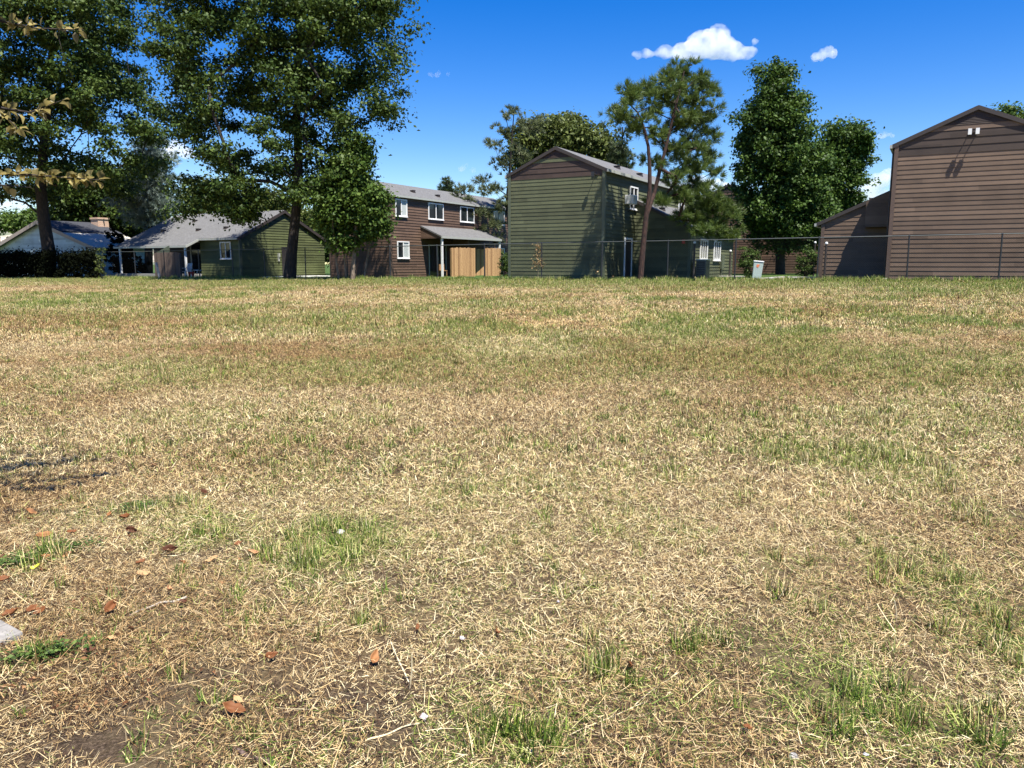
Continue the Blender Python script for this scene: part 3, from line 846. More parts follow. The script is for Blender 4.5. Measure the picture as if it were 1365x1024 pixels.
def crown_mesh(name, centers, rad, per, size, rng, flat=.65, up=.55, out=.5, axis=None, hang=0.0, tone=0.25):
    n = len(centers)
    cnt = np.maximum(4, (per * rng.uniform(.6, 1.4, n)).astype(int))
    idx = np.repeat(np.arange(n), cnt)
    off = rng.normal(size=(len(idx), 3)) * np.array([1, 1, flat]) * (rad * rng.uniform(.7, 1.25, n))[idx][:, None] * .55
    c = centers[idx] + off
    if hang: c[:, 2] -= hang * rng.uniform(0, 1, len(c)) ** 2
    o = off / (np.linalg.norm(off, axis=1, keepdims=True) + 1e-6)
    nr = o * out + np.array([0, 0, up]) + rand_dirs(rng, len(c)) * .75
    nr /= np.linalg.norm(nr, axis=1, keepdims=True)
    v, f = leaf_quads(c, nr, size, rng)
    tn = np.clip(rng.uniform(0, 1, len(c)) * (1 - tone) + rng.uniform(0, 1, n)[idx] * tone, 0, 1)
    return np_mesh(name, v, f, {'rnd': np.repeat(tn, 4)})

def lobes_centers(lobes, dens, rng, shell=.45):
    out = []
    for (cx, cy, cz, rx, ry, rz) in lobes:
        n = max(3, int(dens * (rx * ry * rz) ** (2 / 3)))
        d = rand_dirs(rng, n); r = rng.uniform(0, 1, n) ** shell * (1 + .16 * rng.normal(size=n))
        out.append(np.array([cx, cy, cz]) + d * r[:, None] * np.array([rx, ry, rz]))
    return np.concatenate(out)

def skeleton(trunk, radii, targets, rng, twig=.018, bow=.12):
    """limbs that reach from the trunk to the leaf clumps"""
    P = [np.array(q, float) for q in trunk]; par = [-1] + list(range(len(trunk) - 1)); w_ = [0.0] * len(trunk)
    nt_ = len(trunk)
    base = P[nt_ // 2]
    order = np.argsort(np.linalg.norm(targets - base, axis=1))
    for i in order:
        q = targets[i]
        A_ = np.array(P)
        dv = q - A_; dist = np.linalg.norm(dv, axis=1)
        cost = dist + 1.2 * np.maximum(0, -(dv[:, 2]) + .15 * dist)
        cost[:max(1, nt_ // 3)] += 50
        j = int(np.argmin(cost))
        a = P[j]; L = np.linalg.norm(q - a); k = max(1, int(L / 1.1)); prev = j
        for s in range(1, k + 1):
            t = s / k
            pnt = a + (q - a) * t + np.array([0, 0, bow * L * math.sin(math.pi * t)]) + (rng.normal(size=3) * .08 * L / k if s < k else 0)
            P.append(pnt); par.append(prev); w_.append(0.0); prev = len(P) - 1
    w_ = np.zeros(len(P)); kids = np.zeros(len(P), int)
    for i in range(len(P) - 1, 0, -1):
        if kids[i] == 0: w_[i] += 1
        w_[par[i]] += w_[i]; kids[par[i]] += 1
    segs = []
    for i in range(1, len(P)):
        if i < nt_: segs.append((P[par[i]], P[i], radii[par[i]], radii[i]))
        else:
            r1 = twig * max(w_[i], 1) ** .5; pj = par[i]
            r0 = twig * w_[pj] ** .5 if pj >= nt_ else min(radii[pj] * .75, twig * (w_[i] + 1) ** .5 * 1.3)
            segs.append((P[pj], P[i], max(r0, r1), r1))
    return segs

def seg_mesh(name, segs, k=7):
    p0 = np.array([s[0] for s in segs]); p1 = np.array([s[1] for s in segs]); r0 = np.array([s[2] for s in segs]); r1 = np.array([s[3] for s in segs])
    d = p1 - p0; L = np.linalg.norm(d, axis=1, keepdims=True) + 1e-9; d /= L
    ref = np.where(np.abs(d[:, 2:3]) > .9, np.array([[1., 0, 0]]), np.array([[0, 0, 1.]]))
    e = np.cross(d, ref); e /= np.linalg.norm(e, axis=1, keepdims=True); h = np.cross(d, e)
    t = np.linspace(0, 2 * np.pi, k, endpoint=False)
    ring = np.cos(t)[None, :, None] * e[:, None, :] + np.sin(t)[None, :, None] * h[:, None, :]
    ext = d * np.minimum(L, r1[:, None]) * .5
    a = p0[:, None, :] + ring * r0[:, None, None]; b = (p1 + ext)[:, None, :] + ring * r1[:, None, None]
    v = np.concatenate([a, b], 1).reshape(-1, 3)
    n = len(segs); base = (np.arange(n) * 2 * k)[:, None]
    i = np.arange(k)[None, :]; j = (np.arange(k)[None, :] + 1) % k
    f = np.stack([base + i, base + j, base + k + j, base + k + i], 2).reshape(-1, 4)
    return np_mesh(name, v, f, None, True)

def pxl(L, Y, dep=.9):
    """lobes given as pixel centre and half sizes, at depth Y"""
    out = []
    for l in L:
        px, py, rx, ry = l[:4]; dy = l[4] if len(l) > 4 else 0
        q = at(px, py, Y + dy); s = (Y + dy) / F
        rx_, rz_ = rx * s, ry * s
        out.append((q.x, Y + dy, q.z, rx_, min(rx_, rz_ * 1.3) * dep + .2, rz_))
    return out

def inside(poly, x, y):
    r = np.zeros(len(x), bool); n = len(poly)
    for i in range(n):
        (x0, y0), (x1, y1) = poly[i], poly[(i + 1) % n]
        c = ((y0 > y) != (y1 > y)) & (x < (x1 - x0) * (y - y0) / (y1 - y0 + 1e-9) + x0)
        r ^= c
    return r

def outline_centers(poly, holes, Y, depth, n, seed, gap=.40, grain=20.0):
    """leaf clumps inside a crown outline, in a body `depth` metres thick, with openings"""
    rng = np.random.RandomState(seed)
    P = np.array(poly, float); lo, hi = P.min(0), P.max(0); c = (lo + hi) / 2; h = (hi - lo) / 2
    out = []
    while len(out) < n:
        x = rng.uniform(lo[0], hi[0], 400); y = rng.uniform(lo[1], hi[1], 400)
        k = inside(poly, x, y)
        for hx, hy, hr in holes: k &= (x - hx) ** 2 + ((y - hy) * 1.0) ** 2 > hr * hr
        k &= fbm(x / grain, y / grain, seed, 2) > gap
        for a, b in zip(x[k], y[k]):
            q = min(1, ((a - c[0]) / h[0]) ** 2 * .7 + ((b - c[1]) / h[1]) ** 2 * .5)
            d = depth * math.sqrt(1 - q * .85) * rng.uniform(-1, 1)
            # the clump is grown at the depth of the trunk, then moved along its bough
            w_ = at(a, b, Y); out.append((w_.x, Y + d, w_.z))
    return np.array(out[:n])

def tree(name, label, base, trunk, radii, lobes, dens, rad, per, size, leaf, bark, seed, cat='tree', group=None, nlimb=160, up=.55, flat=.65, hang=0., twig=.02, shell=.45, out=.5):
    rng = np.random.RandomState(seed)
    r = empty(name, base); tag(r, label, cat, group)
    b = np.array(base)
    cs = lobes if isinstance(lobes, np.ndarray) else lobes_centers(lobes, dens, rng, shell)
    tg = cs[rng.choice(len(cs), min(nlimb, len(cs)), False)]
    segs = skeleton([np.array(q) for q in trunk], radii, tg, rng, twig)
    segs = [(s[0] - b, s[1] - b, s[2], s[3]) for s in segs]
    link('trunk', seg_mesh('trunk', segs), bark, r)
    link('crown', crown_mesh('crown', cs - b, rad, per, size, rng, flat, up, out, hang=hang), leaf, r)
    return r

def trunk_px(pts, Y, radii):
    q = [at(px, py, Y) for px, py in pts]
    q[0].z = gz(q[0].x, q[0].y) - .15
    return [tuple(x) for x in q], radii

# the big spreading tree at the fence
Yt = 44.3
tk, rd = trunk_px([(386, 372), (389, 340), (393, 300), (397, 260), (398, 215), (396, 160), (398, 100), (400, 40), (398, -30)], Yt, [.40, .31, .28, .26, .24, .21, .18, .13, .08])
cs = outline_centers([(205, 8), (215, -40), (270, -85), (380, -105), (470, -80), (510, -30), (515, 10), (540, 12), (552, 20), (552, 50), (545, 85), (535, 110), (532, 150), (525, 165), (510, 165), (500, 140), (485, 130), (478, 160), (462, 190),
                      (485, 205), (490, 240), (470, 262), (440, 285), (415, 268), (385, 262), (372, 300), (352, 292), (340, 262), (330, 292), (315, 306), (300, 285), (270, 285), (240, 297), (228, 292), (245, 265), (236, 240), (245, 215), (232, 190), (236, 150), (226, 110), (212, 66)],
                     [(323, 178, 19), (215, 163, 14), (352, 240, 8), (468, 120, 8), (520, 125, 8), (300, 60, 6), (430, 12, 6), (270, 195, 9), (500, 60, 8)], Yt, 3.4, 560, 1, .39)
tree('broadleaf_tree', 'big spreading dark green tree with thick trunk rooted at the fence', tk[0], tk, rd, cs, 0, .76, 200, .19, M['leaf_dark'], M['bark'], 1, group='deciduous trees', nlimb=230, twig=.019, flat=.55)

# the tree on the left behind the hedge
Yt = 54.0
tk, rd = trunk_px([(66, 372), (64, 330), (58, 290), (54, 250), (58, 200), (64, 140), (68, 70), (70, -10)], Yt, [.5, .42, .39, .35, .3, .25, .17, .1])
cs = outline_centers([(-150, 40), (-120, -40), (-40, -90), (60, -95), (140, -60), (172, -10), (180, 15), (160, 35), (186, 48), (172, 75), (160, 85), (196, 105), (205, 125), (200, 150), (212, 160), (205, 185), (190, 205), (198, 225),
                      (165, 250), (120, 262), (80, 250), (45, 262), (15, 266), (-30, 262), (-90, 250), (-140, 190), (-160, 110)],
                     [(140, 20, 10), (62, 66, 8), (128, 92, 8), (110, 165, 9), (90, 15, 9), (20, 100, 7), (150, 130, 7)], Yt, 6.5, 700, 2, .38)
tree('broadleaf_tree', 'dark green tree with slim black trunk rising behind the hedge', tk[0], tk, rd, cs, 0, .85, 200, .225, M['leaf_dark'], M['bark'], 2, group='deciduous trees', nlimb=230, flat=.55)

# small multi-stemmed tree by the brown gable
Yt = 42.3
tk, rd = trunk_px([(470, 372), (472, 340), (474, 310), (476, 280), (478, 240)], Yt, [.14, .12, .1, .08, .05])
L = [(q[0] - 6,) + q[1:] for q in [(455, 318, 14, 12), (490, 314, 22, 10), (510, 300, 12, 12), (470, 322, 10, 10), (445, 285, 14, 16), (498, 285, 22, 14), (470, 275, 38, 28), (495, 262, 26, 30), (455, 245, 28, 30), (480, 225, 24, 30), (483, 198, 18, 20), (458, 290, 26, 20), (448, 300, 14, 12), (505, 285, 18, 20), (510, 258, 14, 16)]]
tr = tree('ornamental_tree', 'small bright green tree with thin stems by the reddish brown gable', tk[0], tk, rd, pxl(L, Yt), 34, .5, 60, .20, M['leaf_mid'], M['pale_bark'], 3, nlimb=60, twig=.014)
d = MB(); b0 = Vector(tk[0])
for (x0, x1, x2) in ((452, 446, 440), (462, 458, 454), (484, 492, 500)):
    q = [at(x0, 372, Yt + .4) - b0, at(x1, 330, Yt + .4) - b0, at(x2, 290, Yt + .4) - b0]; q[0].z = 0
    d.tube(q, [.07, .055, .035], 6)
d.build('stem', M['pale_bark'], tr)

# far trees
def mass(name, label, Y, lobes, base_px, dens, rad, per, size, leaf, seed, bark=None, group=None, top=None, **k):
    tp = top or (base_px, lobes[0][1])
    tk, rd = trunk_px([(base_px, 366), (base_px, 340), ((base_px + tp[0]) / 2, (340 + tp[1]) / 2), tp], Y, [.35, .3, .2, .08])
    return tree(name, label, tk[0], tk, rd, pxl(lobes, Y), dens, rad, per, size, leaf, bark or M['bark'], seed, 'tree', group, nlimb=k.pop('nlimb', 70), **k)

mass('broadleaf_tree', 'tall dense oval tree rising to the right of the pine', 52, [(1035, 110, 26, 28), (1028, 150, 40, 35), (1045, 160, 34, 40), (1030, 205, 50, 40), (1060, 215, 42, 40), (1040, 260, 58, 36), (1075, 265, 40, 30),
     (1020, 295, 38, 26), (1060, 300, 50, 26), (990, 240, 14, 30), (1000, 180, 16, 22), (1090, 290, 22, 25), (1045, 325, 40, 12)], 1040, 26, .55, 85, .20, M['leaf_tall'], 21, group='deciduous trees', nlimb=120)
mass('broadleaf_tree', 'rounded leafy tree between the tall oval tree and the taupe house', 58, [(1125, 185, 30, 26), (1135, 215, 28, 28), (1110, 200, 24, 30), (1120, 245, 34, 26), (1105, 270, 26, 24), (1130, 270, 24, 20), (1095, 235, 18, 28), (1110, 300, 40, 18)],
     1118, 24, .55, 80, .22, M['leaf_tall'], 22, group='deciduous trees')
mass('broadleaf_tree', 'broad olive green tree crowning above the green house roof', 64, [(745, 185, 40, 28), (780, 190, 38, 22), (720, 190, 30, 30), (760, 168, 30, 14), (805, 200, 24, 16), (735, 215, 40, 20), (700, 200, 22, 30), (800, 220, 30, 14)],
     755, 26, .7, 70, .26, M['leaf_olive'], 23, group='trees beyond the houses')
mass('broadleaf_tree', 'leafy tip of a tree behind the taupe house roof', 58, [(1343, 152, 16, 10), (1358, 160, 14, 10), (1375, 170, 20, 20), (1350, 190, 30, 30)], 1360, 40, .55, 40, .22, M['leaf_mid'], 24, group='trees beyond the houses')
mass('broadleaf_tree', 'dark tree filling in behind the white-roofed blue house', 72, [(100, 255, 35, 30), (140, 265, 35, 35), (85, 290, 20, 20), (180, 290, 30, 30), (120, 300, 35, 20), (165, 315, 25, 20), (195, 260, 25, 30)], 140, 30, 1.1, 55, .3, M['leaf_dark'], 25, group='trees beyond the houses')
mass('broadleaf_tree', 'yellow green bush-like tree glimpsed above the blue house roof', 80, [(85, 292, 12, 8), (98, 296, 12, 7), (75, 297, 8, 6)], 88, 40, .9, 40, .3, M['leaf_mid'], 26, group='trees beyond the houses', nlimb=20)
mass('broadleaf_tree', 'distant round tree at the foot of the tan hill', 85, [(45, 293, 16, 12), (30, 300, 22, 8), (5, 295, 12, 10), (-20, 300, 20, 12)], 30, 40, 1.0, 45, .32, M['leaf_mid'], 27, group='trees beyond the houses', nlimb=20)
mass('broadleaf_tree', 'olive tree peeping over the bungalow ridge', 75, [(410, 300, 30, 22), (430, 320, 24, 22), (280, 265, 40, 22), (350, 275, 40, 20), (400, 330, 30, 18)], 400, 30, 1.1, 45, .3, M['leaf_olive'], 28, group='trees beyond the houses')
mass('broadleaf_tree', 'shady tree closing the gap between bungalow and reddish brown house', 66, [(455, 300, 25, 40), (440, 330, 20, 25), (475, 280, 25, 35), (450, 260, 30, 25)], 452, 30, .9, 45, .28, M['leaf_dark'], 29, group='trees beyond the houses')

# needle trees
def needles(name, tufts, dirs, n, length, width, rng):
    m = len(tufts)
    idx = np.repeat(np.arange(m), n)
    d = rand_dirs(rng, m * n) + dirs[idx] * 1.1
    d /= np.linalg.norm(d, axis=1, keepdims=True)
    p = tufts[idx] + rng.normal(size=(m * n, 3)) * .03
    L = (length * rng.uniform(.6, 1.2, m * n))[:, None]
    s = np.cross(d, rand_dirs(rng, m * n)); s /= np.linalg.norm(s, axis=1, keepdims=True) + 1e-9
    s *= width * .5
    v = np.stack([p - s, p + s, p + d * L + s * .4, p + d * L - s * .4], 1).reshape(-1, 3)
    f = np.arange(4 * m * n).reshape(-1, 4)
    tn = np.clip(rng.uniform(0, 1, m * n) * .6 + np.repeat(rng.uniform(0, 1, m), n) * .4, 0, 1)
    return np_mesh(name, v, f, {'rnd': np.repeat(tn, 4)})

def needle_tree(name, label, trunks, lobes, dens, tufts_per, crad, n, length, width, leaf, bark, seed, group=None, nlimb=120, up=.6, twig=.016, shell=.5, bow=.05):
    rng = np.random.RandomState(seed)
    base = trunks[0][0][0]
    r = empty(name, base); tag(r, label, 'tree', group)
    b = np.array(base)
    cs = lobes_centers(lobes, dens, rng, shell)
    tg = cs[rng.choice(len(cs), min(nlimb, len(cs)), False)]
    segs = []
    if len(trunks) > 1:
        own = np.argmin(np.stack([np.min(np.linalg.norm(tg[:, None, :] - np.array(t[0])[None], axis=2), axis=1) for t in trunks]), axis=0)
    else: own = np.zeros(len(tg), int)
    for k, (tk, rd) in enumerate(trunks):
        segs += skeleton(tk, rd, tg[own == k], rng, twig, bow)
    segs = [(s[0] - b, s[1] - b, s[2], s[3]) for s in segs]
    link('trunk', seg_mesh('trunk', segs), bark, r)
    idx = np.repeat(np.arange(len(cs)), tufts_per)
    off = rng.normal(size=(len(idx), 3)) * np.array([1, 1, .55]) * crad * .55
    t = cs[idx] + off - b
    dr = off / (np.linalg.norm(off, axis=1, keepdims=True) + 1e-6) + np.array([0, 0, up])
    link('crown', needles('crown', t, dr, n, length, width, rng), leaf, r)
    return r

Yp = 35.3
PL = lambda L: [(a, b, c, d, (a - 862) * .030) for a, b, c, d in L]
tA, rA = trunk_px([(853, 373), (857, 330), (861, 290), (866, 255), (866, 225), (864, 195), (858, 170), (850, 150), (838, 138)], Yp, [.145, .125, .115, .10, .085, .07, .06, .04, .025])
tB = [tA[2]] + [tuple(at(x, y, Yp + .5)) for x, y in ((872, 258), (880, 225), (888, 195), (896, 160), (905, 125), (912, 95))]; rB = [.10, .095, .085, .07, .06, .045, .025]
L = [(915, 92, 18, 12), (900, 110, 26, 14), (935, 105, 16, 12), (885, 130, 20, 14), (920, 135, 30, 14), (945, 122, 12, 10), (865, 125, 14, 10), (842, 130, 22, 14), (825, 152, 20, 14), (850, 160, 22, 12), (870, 148, 14, 10),
     (940, 150, 18, 10), (905, 165, 30, 16), (940, 175, 18, 12), (875, 180, 16, 12), (925, 195, 26, 14), (895, 205, 22, 12), (870, 215, 12, 8), (948, 205, 14, 10), (955, 228, 12, 8), (920, 225, 28, 14), (895, 240, 18, 12),
     (935, 250, 26, 14), (905, 262, 24, 10), (950, 275, 22, 16), (925, 285, 24, 12), (958, 298, 22, 18), (975, 285, 14, 16), (940, 305, 22, 14), (968, 315, 14, 10), (905, 285, 14, 8), (880, 268, 10, 6)]
needle_tree('pine_tree', 'tall open pine with a forked reddish trunk before the dark green house', [(tA, rA), (tB, rB)], pxl(PL(L), Yp + .2, 1.5), 15, 12, .29, 34, .25, .020, M['needle'], M['pine_bark'], 41, 'needle trees', nlimb=150)

def needle_px(label, Y, trunk, rad, lobes, seed, leaf, name='conifer', dens=15, **k):
    tk, rd = trunk_px(trunk, Y, rad)
    return needle_tree(name, label, [(tk, rd)], pxl(lobes, Y), dens, k.pop('tp', 8), k.pop('crad', .5), k.pop('n', 26), k.pop('length', .32), k.pop('width', .035), leaf, k.pop('bark', M['bark']), seed, 'needle trees', **k)

needle_px('wispy grey green conifer leaning out left of the green house', 60, [(684, 366), (682, 320), (676, 270), (680, 220), (685, 150)], [.26, .22, .15, .08, .03],
          [(684, 152, 10, 10), (672, 176, 14, 9), (700, 170, 12, 14), (720, 162, 6, 12), (660, 195, 12, 6), (690, 205, 18, 10), (668, 218, 16, 6), (640, 238, 16, 5), (618, 250, 14, 5), (655, 252, 20, 7), (630, 268, 18, 5), (608, 262, 9, 6), (648, 283, 16, 7),
           (670, 272, 14, 10), (622, 292, 12, 5), (608, 302, 5, 5), (640, 305, 14, 6), (662, 300, 14, 7), (655, 318, 10, 5), (690, 240, 16, 14)], 51, M['needle_grey'], nlimb=70, dens=13, crad=.42)
needle_px('dark pointed conifer behind the right end of the olive tree', 62, [(828, 366), (828, 300), (828, 240), (830, 170)], [.3, .25, .15, .05], [(829, 180, 6, 10), (826, 195, 10, 10), (822, 210, 14, 10), (832, 215, 12, 10), (826, 230, 18, 10)], 52, M['needle_dark'], nlimb=40)
needle_px('tiny distant conifer tip beside the reddish brown roof', 95, [(596, 366), (596, 300), (596, 240)], [.3, .2, .05], [(596, 244, 3, 5), (595, 252, 6, 5), (600, 258, 8, 5), (594, 264, 10, 6)], 53, M['needle_dark'], nlimb=16, crad=.6, length=.45, width=.06)
needle_px('pale blue green spruce between the two dark leafy trees', 64, [(198, 366), (198, 300), (200, 240), (203, 180)], [.35, .28, .2, .06], [(204, 190, 12, 10), (196, 205, 18, 9), (212, 215, 16, 9), (190, 225, 22, 10), (214, 238, 20, 10), (180, 245, 24, 10), (200, 258, 26, 12), (175, 268, 24, 12), (215, 275, 24, 12), (190, 290, 28, 12)],
          54, M['leaf_blue'], nlimb=60, crad=.7, dens=30, name='spruce_tree')

# bushes, hedge
def bush(name, label, px, py, rx, ry, Y, leaf, seed, cat='bush', group=None, per=60, size=.09, dens=130, extra=()):
    rng = np.random.RandomState(seed)
    q = at(px, py, Y); s = Y / F; z0 = gz(q.x, Y)
    r = empty(name, (q.x, Y, z0)); tag(r, label, cat, group)
    lob = [(0, 0, q.z - z0, rx * s, rx * s, ry * s)] + [((a - px) * s, 0, (q.z - z0) - (b - py) * s, c * s, c * s, d_ * s) for a, b, c, d_ in extra]
    cs = lobes_centers(lob, dens, rng, .3)
    cs[:, 2] = np.maximum(cs[:, 2], .05)
    link('foliage', crown_mesh('foliage', cs, .14, per, size, rng, .9), leaf, r)
    d = MB()
    for k in range(5):
        a = k * 1.256
        d.bar((.05 * math.cos(a), .05 * math.sin(a), -.1), (rx * s * .5 * math.cos(a), rx * s * .5 * math.sin(a), (q.z - z0) * 1.1), .025, .01, 5)
    d.build('stem', M['bark'], r)
    return r
bush('bush', 'round clipped green bush left of the tilted utility box', 998, 348, 14, 21, 42, M['leaf_bush'], 61, group='round bushes')
bush('bush', 'round clipped green bush right of the tilted utility box', 1075, 350, 13, 21, 42, M['leaf_bush'], 62, group='round bushes')
bush('bush', 'shrub poking out between the cedar boards and the green house', 672, 352, 8, 16, 52, M['leaf_bush'], 63)
bush('bush', 'straggly dry shrub at the foot of the dark green house', 797, 366, 24, 9, 38.0, M['leaf_tan'], 64, per=8, size=.08, dens=60)
bush('bush', 'patchy upright shrub at the end of the dark hedge', 134, 350, 6, 18, 50, M['leaf_olive'], 65, per=40)
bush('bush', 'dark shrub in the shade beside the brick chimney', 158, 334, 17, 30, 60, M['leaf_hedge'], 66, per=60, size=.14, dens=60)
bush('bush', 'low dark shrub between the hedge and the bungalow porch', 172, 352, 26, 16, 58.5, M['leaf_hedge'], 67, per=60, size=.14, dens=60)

def hedge():
    rng = np.random.RandomState(70)
    a = at(-60, 352, 56); b = at(128, 352, 51.5)
    r = empty('hedge', (b.x, b.y, gz(b.x, b.y))); tag(r, 'long nearly black hedge in front of the pale blue house', 'hedge')
    n = 620
    t = rng.uniform(0, 1, n)
    top = 1.74 + .04 * np.sin(t * 40) + .03 * np.sin(t * 97)
    c = np.stack([a.x + (b.x - a.x) * t - b.x, a.y + (b.y - a.y) * t - b.y + rng.uniform(-.3, .3, n), rng.uniform(.02, 1, n) ** .7 * top], 1)
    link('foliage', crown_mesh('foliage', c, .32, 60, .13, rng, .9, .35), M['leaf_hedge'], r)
    d = MB()
    for k in range(28):
        q = a + (b - a) * (k / 27.0) - b
        d.bar((q.x, q.y, -.1), (q.x + .1, q.y, 1.5), .04, .02, 5)
    d.build('stem', M['bark'], r)
hedge()

# dried vine on the fence post
def vine():
    rng = np.random.RandomState(71)
    q = fence_pt(720); r = empty('dried_vine', q); tag(r, 'tan dried vine clinging to a fence post before the green gable', 'vine')
    z = rng.uniform(.55, 1.75, 60)
    sx = .10 + .12 * np.exp(-((z - .85) / .25) ** 2)
    c = np.stack([rng.normal(size=60) * sx - .12, rng.normal(size=60) * .06 - .06, z], 1)
    link('foliage', crown_mesh('foliage', c, .08, 9, .06, rng, 1.0), M['leaf_tan'], r)
    d = MB(); d.tube([Vector((-.12, -.06, 0)), Vector((-.08, -.05, .7)), Vector((-.12, -.05, 1.3)), Vector((-.05, -.05, 1.9))], [.012, .012, .01, .006], 5)
    d.build('stem', M['pale_bark'], r)
vine()

# overhanging bronze-leaved tree just outside the left edge, whose twigs reach into view
def leaf_shape(c, t, nrm, L, Wd, curl):
    """ovate leaf of eight faces: returns 9 vertices"""
    s = np.cross(nrm, t)
    rows = [(0, 0.02), (.3, .46), (.62, .40), (1, .0)]
    v = []
    for u, h in rows:
        mid = c + t * (u * L) + nrm * (-curl * L * (u - .4) ** 2)
        v += [mid - s * h * Wd + nrm * curl * .35 * Wd * (h > .1), mid, mid + s * h * Wd + nrm * curl * .35 * Wd * (h > .1)]
    f = []
    for r_ in range(3):
        for q in (0, 1):
            a = r_ * 3 + q
            f.append((a, a + 1, a + 4, a + 3))
    return v, f

def bronze_tree():
    rng = np.random.RandomState(80)
    base = Vector((-4.9, 3.2, gz(-4.9, 3.2)))
    r = empty('ornamental_tree', base); tag(r, 'bronze-leaved tree reaching thin twigs in at the left edge', 'tree')
    d = MB()
    d.tube([Vector((0, 0, -.1)), Vector((.05, .05, 1.2)), Vector((.15, .1, 2.0)), Vector((.3, .2, 3.2))], [.09, .08, .07, .04], 8)
    vs, fs, tn = [], [], []
    def spray(pts, rs, n, L=.06):
        pts = [np.array(p_) for p_ in pts]
        d.tube([Vector(p_) - base for p_ in pts], rs, 5)
        for k in range(n):
            t = rng.uniform(.12, 1.0) * (len(pts) - 1); i = min(int(t), len(pts) - 2)
            q = pts[i] + (pts[i + 1] - pts[i]) * (t - i)
            ax = pts[i + 1] - pts[i]; ax /= np.linalg.norm(ax)
            dr = ax * .5 + rand_dirs(rng, 1)[0] * .9 + np.array([0, 0, -.15]); dr /= np.linalg.norm(dr)
            up = np.array([0, 0, 1.]) + rand_dirs(rng, 1)[0] * .7; nr = up - dr * up.dot(dr); nr /= np.linalg.norm(nr)
            v, f = leaf_shape(q + dr * .012, dr, nr, L * rng.uniform(.65, 1.2), L * .62, rng.uniform(.2, .8))
            o = len(vs); vs.extend(v); fs.extend([tuple(o + x for x in ff) for ff in f]); tn.extend([rng.uniform(0, 1)] * len(v))
    A_ = lambda px, py, Y: tuple(at(px, py, Y))
    root = tuple(base + Vector((.15, .1, 2.0))); root2 = tuple(base + Vector((.3, .2, 3.1)))
    spray([root, A_(-60, 228, 4.5), A_(20, 232, 4.6), A_(80, 236, 4.7), A_(134, 240, 4.75)], [.02, .012, .008, .005, .002], 110)
    spray([A_(-60, 228, 4.5), A_(-10, 246, 4.4), A_(40, 250, 4.45)], [.008, .005, .002], 20)
    spray([root, A_(-70, 120, 4.2), A_(-10, 142, 4.3), A_(40, 150, 4.35), A_(82, 134, 4.4)], [.02, .012, .008, .005, .002], 44)
    spray([A_(-10, 142, 4.3), A_(10, 158, 4.3), A_(24, 172, 4.3)], [.006, .004, .002], 14)
    spray([root2, A_(-70, 10, 4.6), A_(0, 28, 4.7), A_(50, 38, 4.8), A_(112, 40, 4.85)], [.02, .012, .008, .005, .002], 70)
    for k in range(9):   # the rest of the crown, out of the picture
        q = np.array(root2) + rng.normal(size=3) * np.array([.7, .5, .35]) + np.array([-.7, -.2, .4])
        spray([root2, tuple((np.array(root2) + q) / 2 + np.array([0, 0, .1])), tuple(q)], [.015, .01, .003], 40)
    for (px, py, Y) in ((20, -60, 4.6), (-40, -30, 4.4), (60, -110, 4.7), (-30, -110, 4.5), (0, -40, 4.9), (40, -50, 5.0), (-10, -80, 4.2), (70, -60, 4.9)):
        e = np.array(A_(px, py, Y))
        spray([root2, tuple((np.array(root2) + e) / 2), tuple(e)], [.015, .01, .003], 60)
    for k in range(15):   # the bough above the picture that shades the lawn at its left edge
        e = np.array([-2.75, 3.9, 4.5]) + rng.normal(size=3) * np.array([.55, .42, .35])
        spray([root2, tuple((np.array(root2) + e) / 2 + np.array([0, 0, .15])), tuple(e)], [.015, .01, .003], 55, .07)
    d.build('trunk', M['bark'], r)
    o = np.array(base)
    link('crown', np_mesh('crown', np.array(vs) - o, np.array(fs), {'rnd': tn}, True), M['leaf_bronze'], r)
bronze_tree()

# ------------------------------------------------------------------ things in the yards
def yard(px, Y):
    q = at(px, 352, Y); return Vector((q.x, Y, gz(q.x, Y)))

def board_fence(name, label, p0, p1, h, m, group=None):
    p0 = Vector(p0); p1 = Vector(p1); r = empty(name, p0, math.atan2(p1.y - p0.y, p1.x - p0.x)); tag(r, label, 'fence', group)
    Ln = (p1 - p0).length; d = MB(); n = int(Ln / .145); rg = random.Random(int(Ln * 100))
    for k in range(n):
        x = k * .145; hh = h + rg.uniform(-.03, .03)
        d.box(x + .004, x + .141, -.012, .01, -.1, hh)
    d.build('boards', m, r)
    d = MB()
    for z in (.35, h - .3): d.box(0, n * .145, .011, .05, z, z + .09)
    d.build('rail', m, r)
    for x in (0.0, n * .145 - .09):
        d = MB(); d.box(x, x + .09, .051, .14, -.2, h - .03); d.build('post', m, r)
    return r
a = yard(602, 52.0)
board_fence('board_fence', 'tan cedar privacy boards at the left of the porch enclosure', a, yard(634, 53.6), 1.95, M['cedar'], 'cedar privacy panels')
board_fence('board_fence', 'recessed cedar boards standing in shade between the sunlit panels', yard(632, 58.0), yard(650, 59.0), 1.95, M['cedar'], 'cedar privacy panels')
board_fence('board_fence', 'tan cedar privacy boards at the right end under the small window', yard(647, 54.2), yard(668, 55.6), 1.95, M['cedar'], 'cedar privacy panels')

def wood_chair(q):
    r = empty('wooden_chair', q, .6); tag(r, 'small wooden chair left of the cedar boards on the porch', 'chair')
    d = MB(); d.box(-.24, .24, -.24, .24, .4, .44); d.build('seat', M['cedar'], r)
    d = MB(); d.box(-.24, .24, .2, .24, .441, .85); d.build('backrest', M['cedar'], r)
    for x in (-.22, .17):
        for y in (-.22, .17):
            d = MB(); d.box(x, x + .05, y, y + .05, -.02, .399); d.build('leg', M['cedar'], r)
wood_chair(yard(590, 53.2))

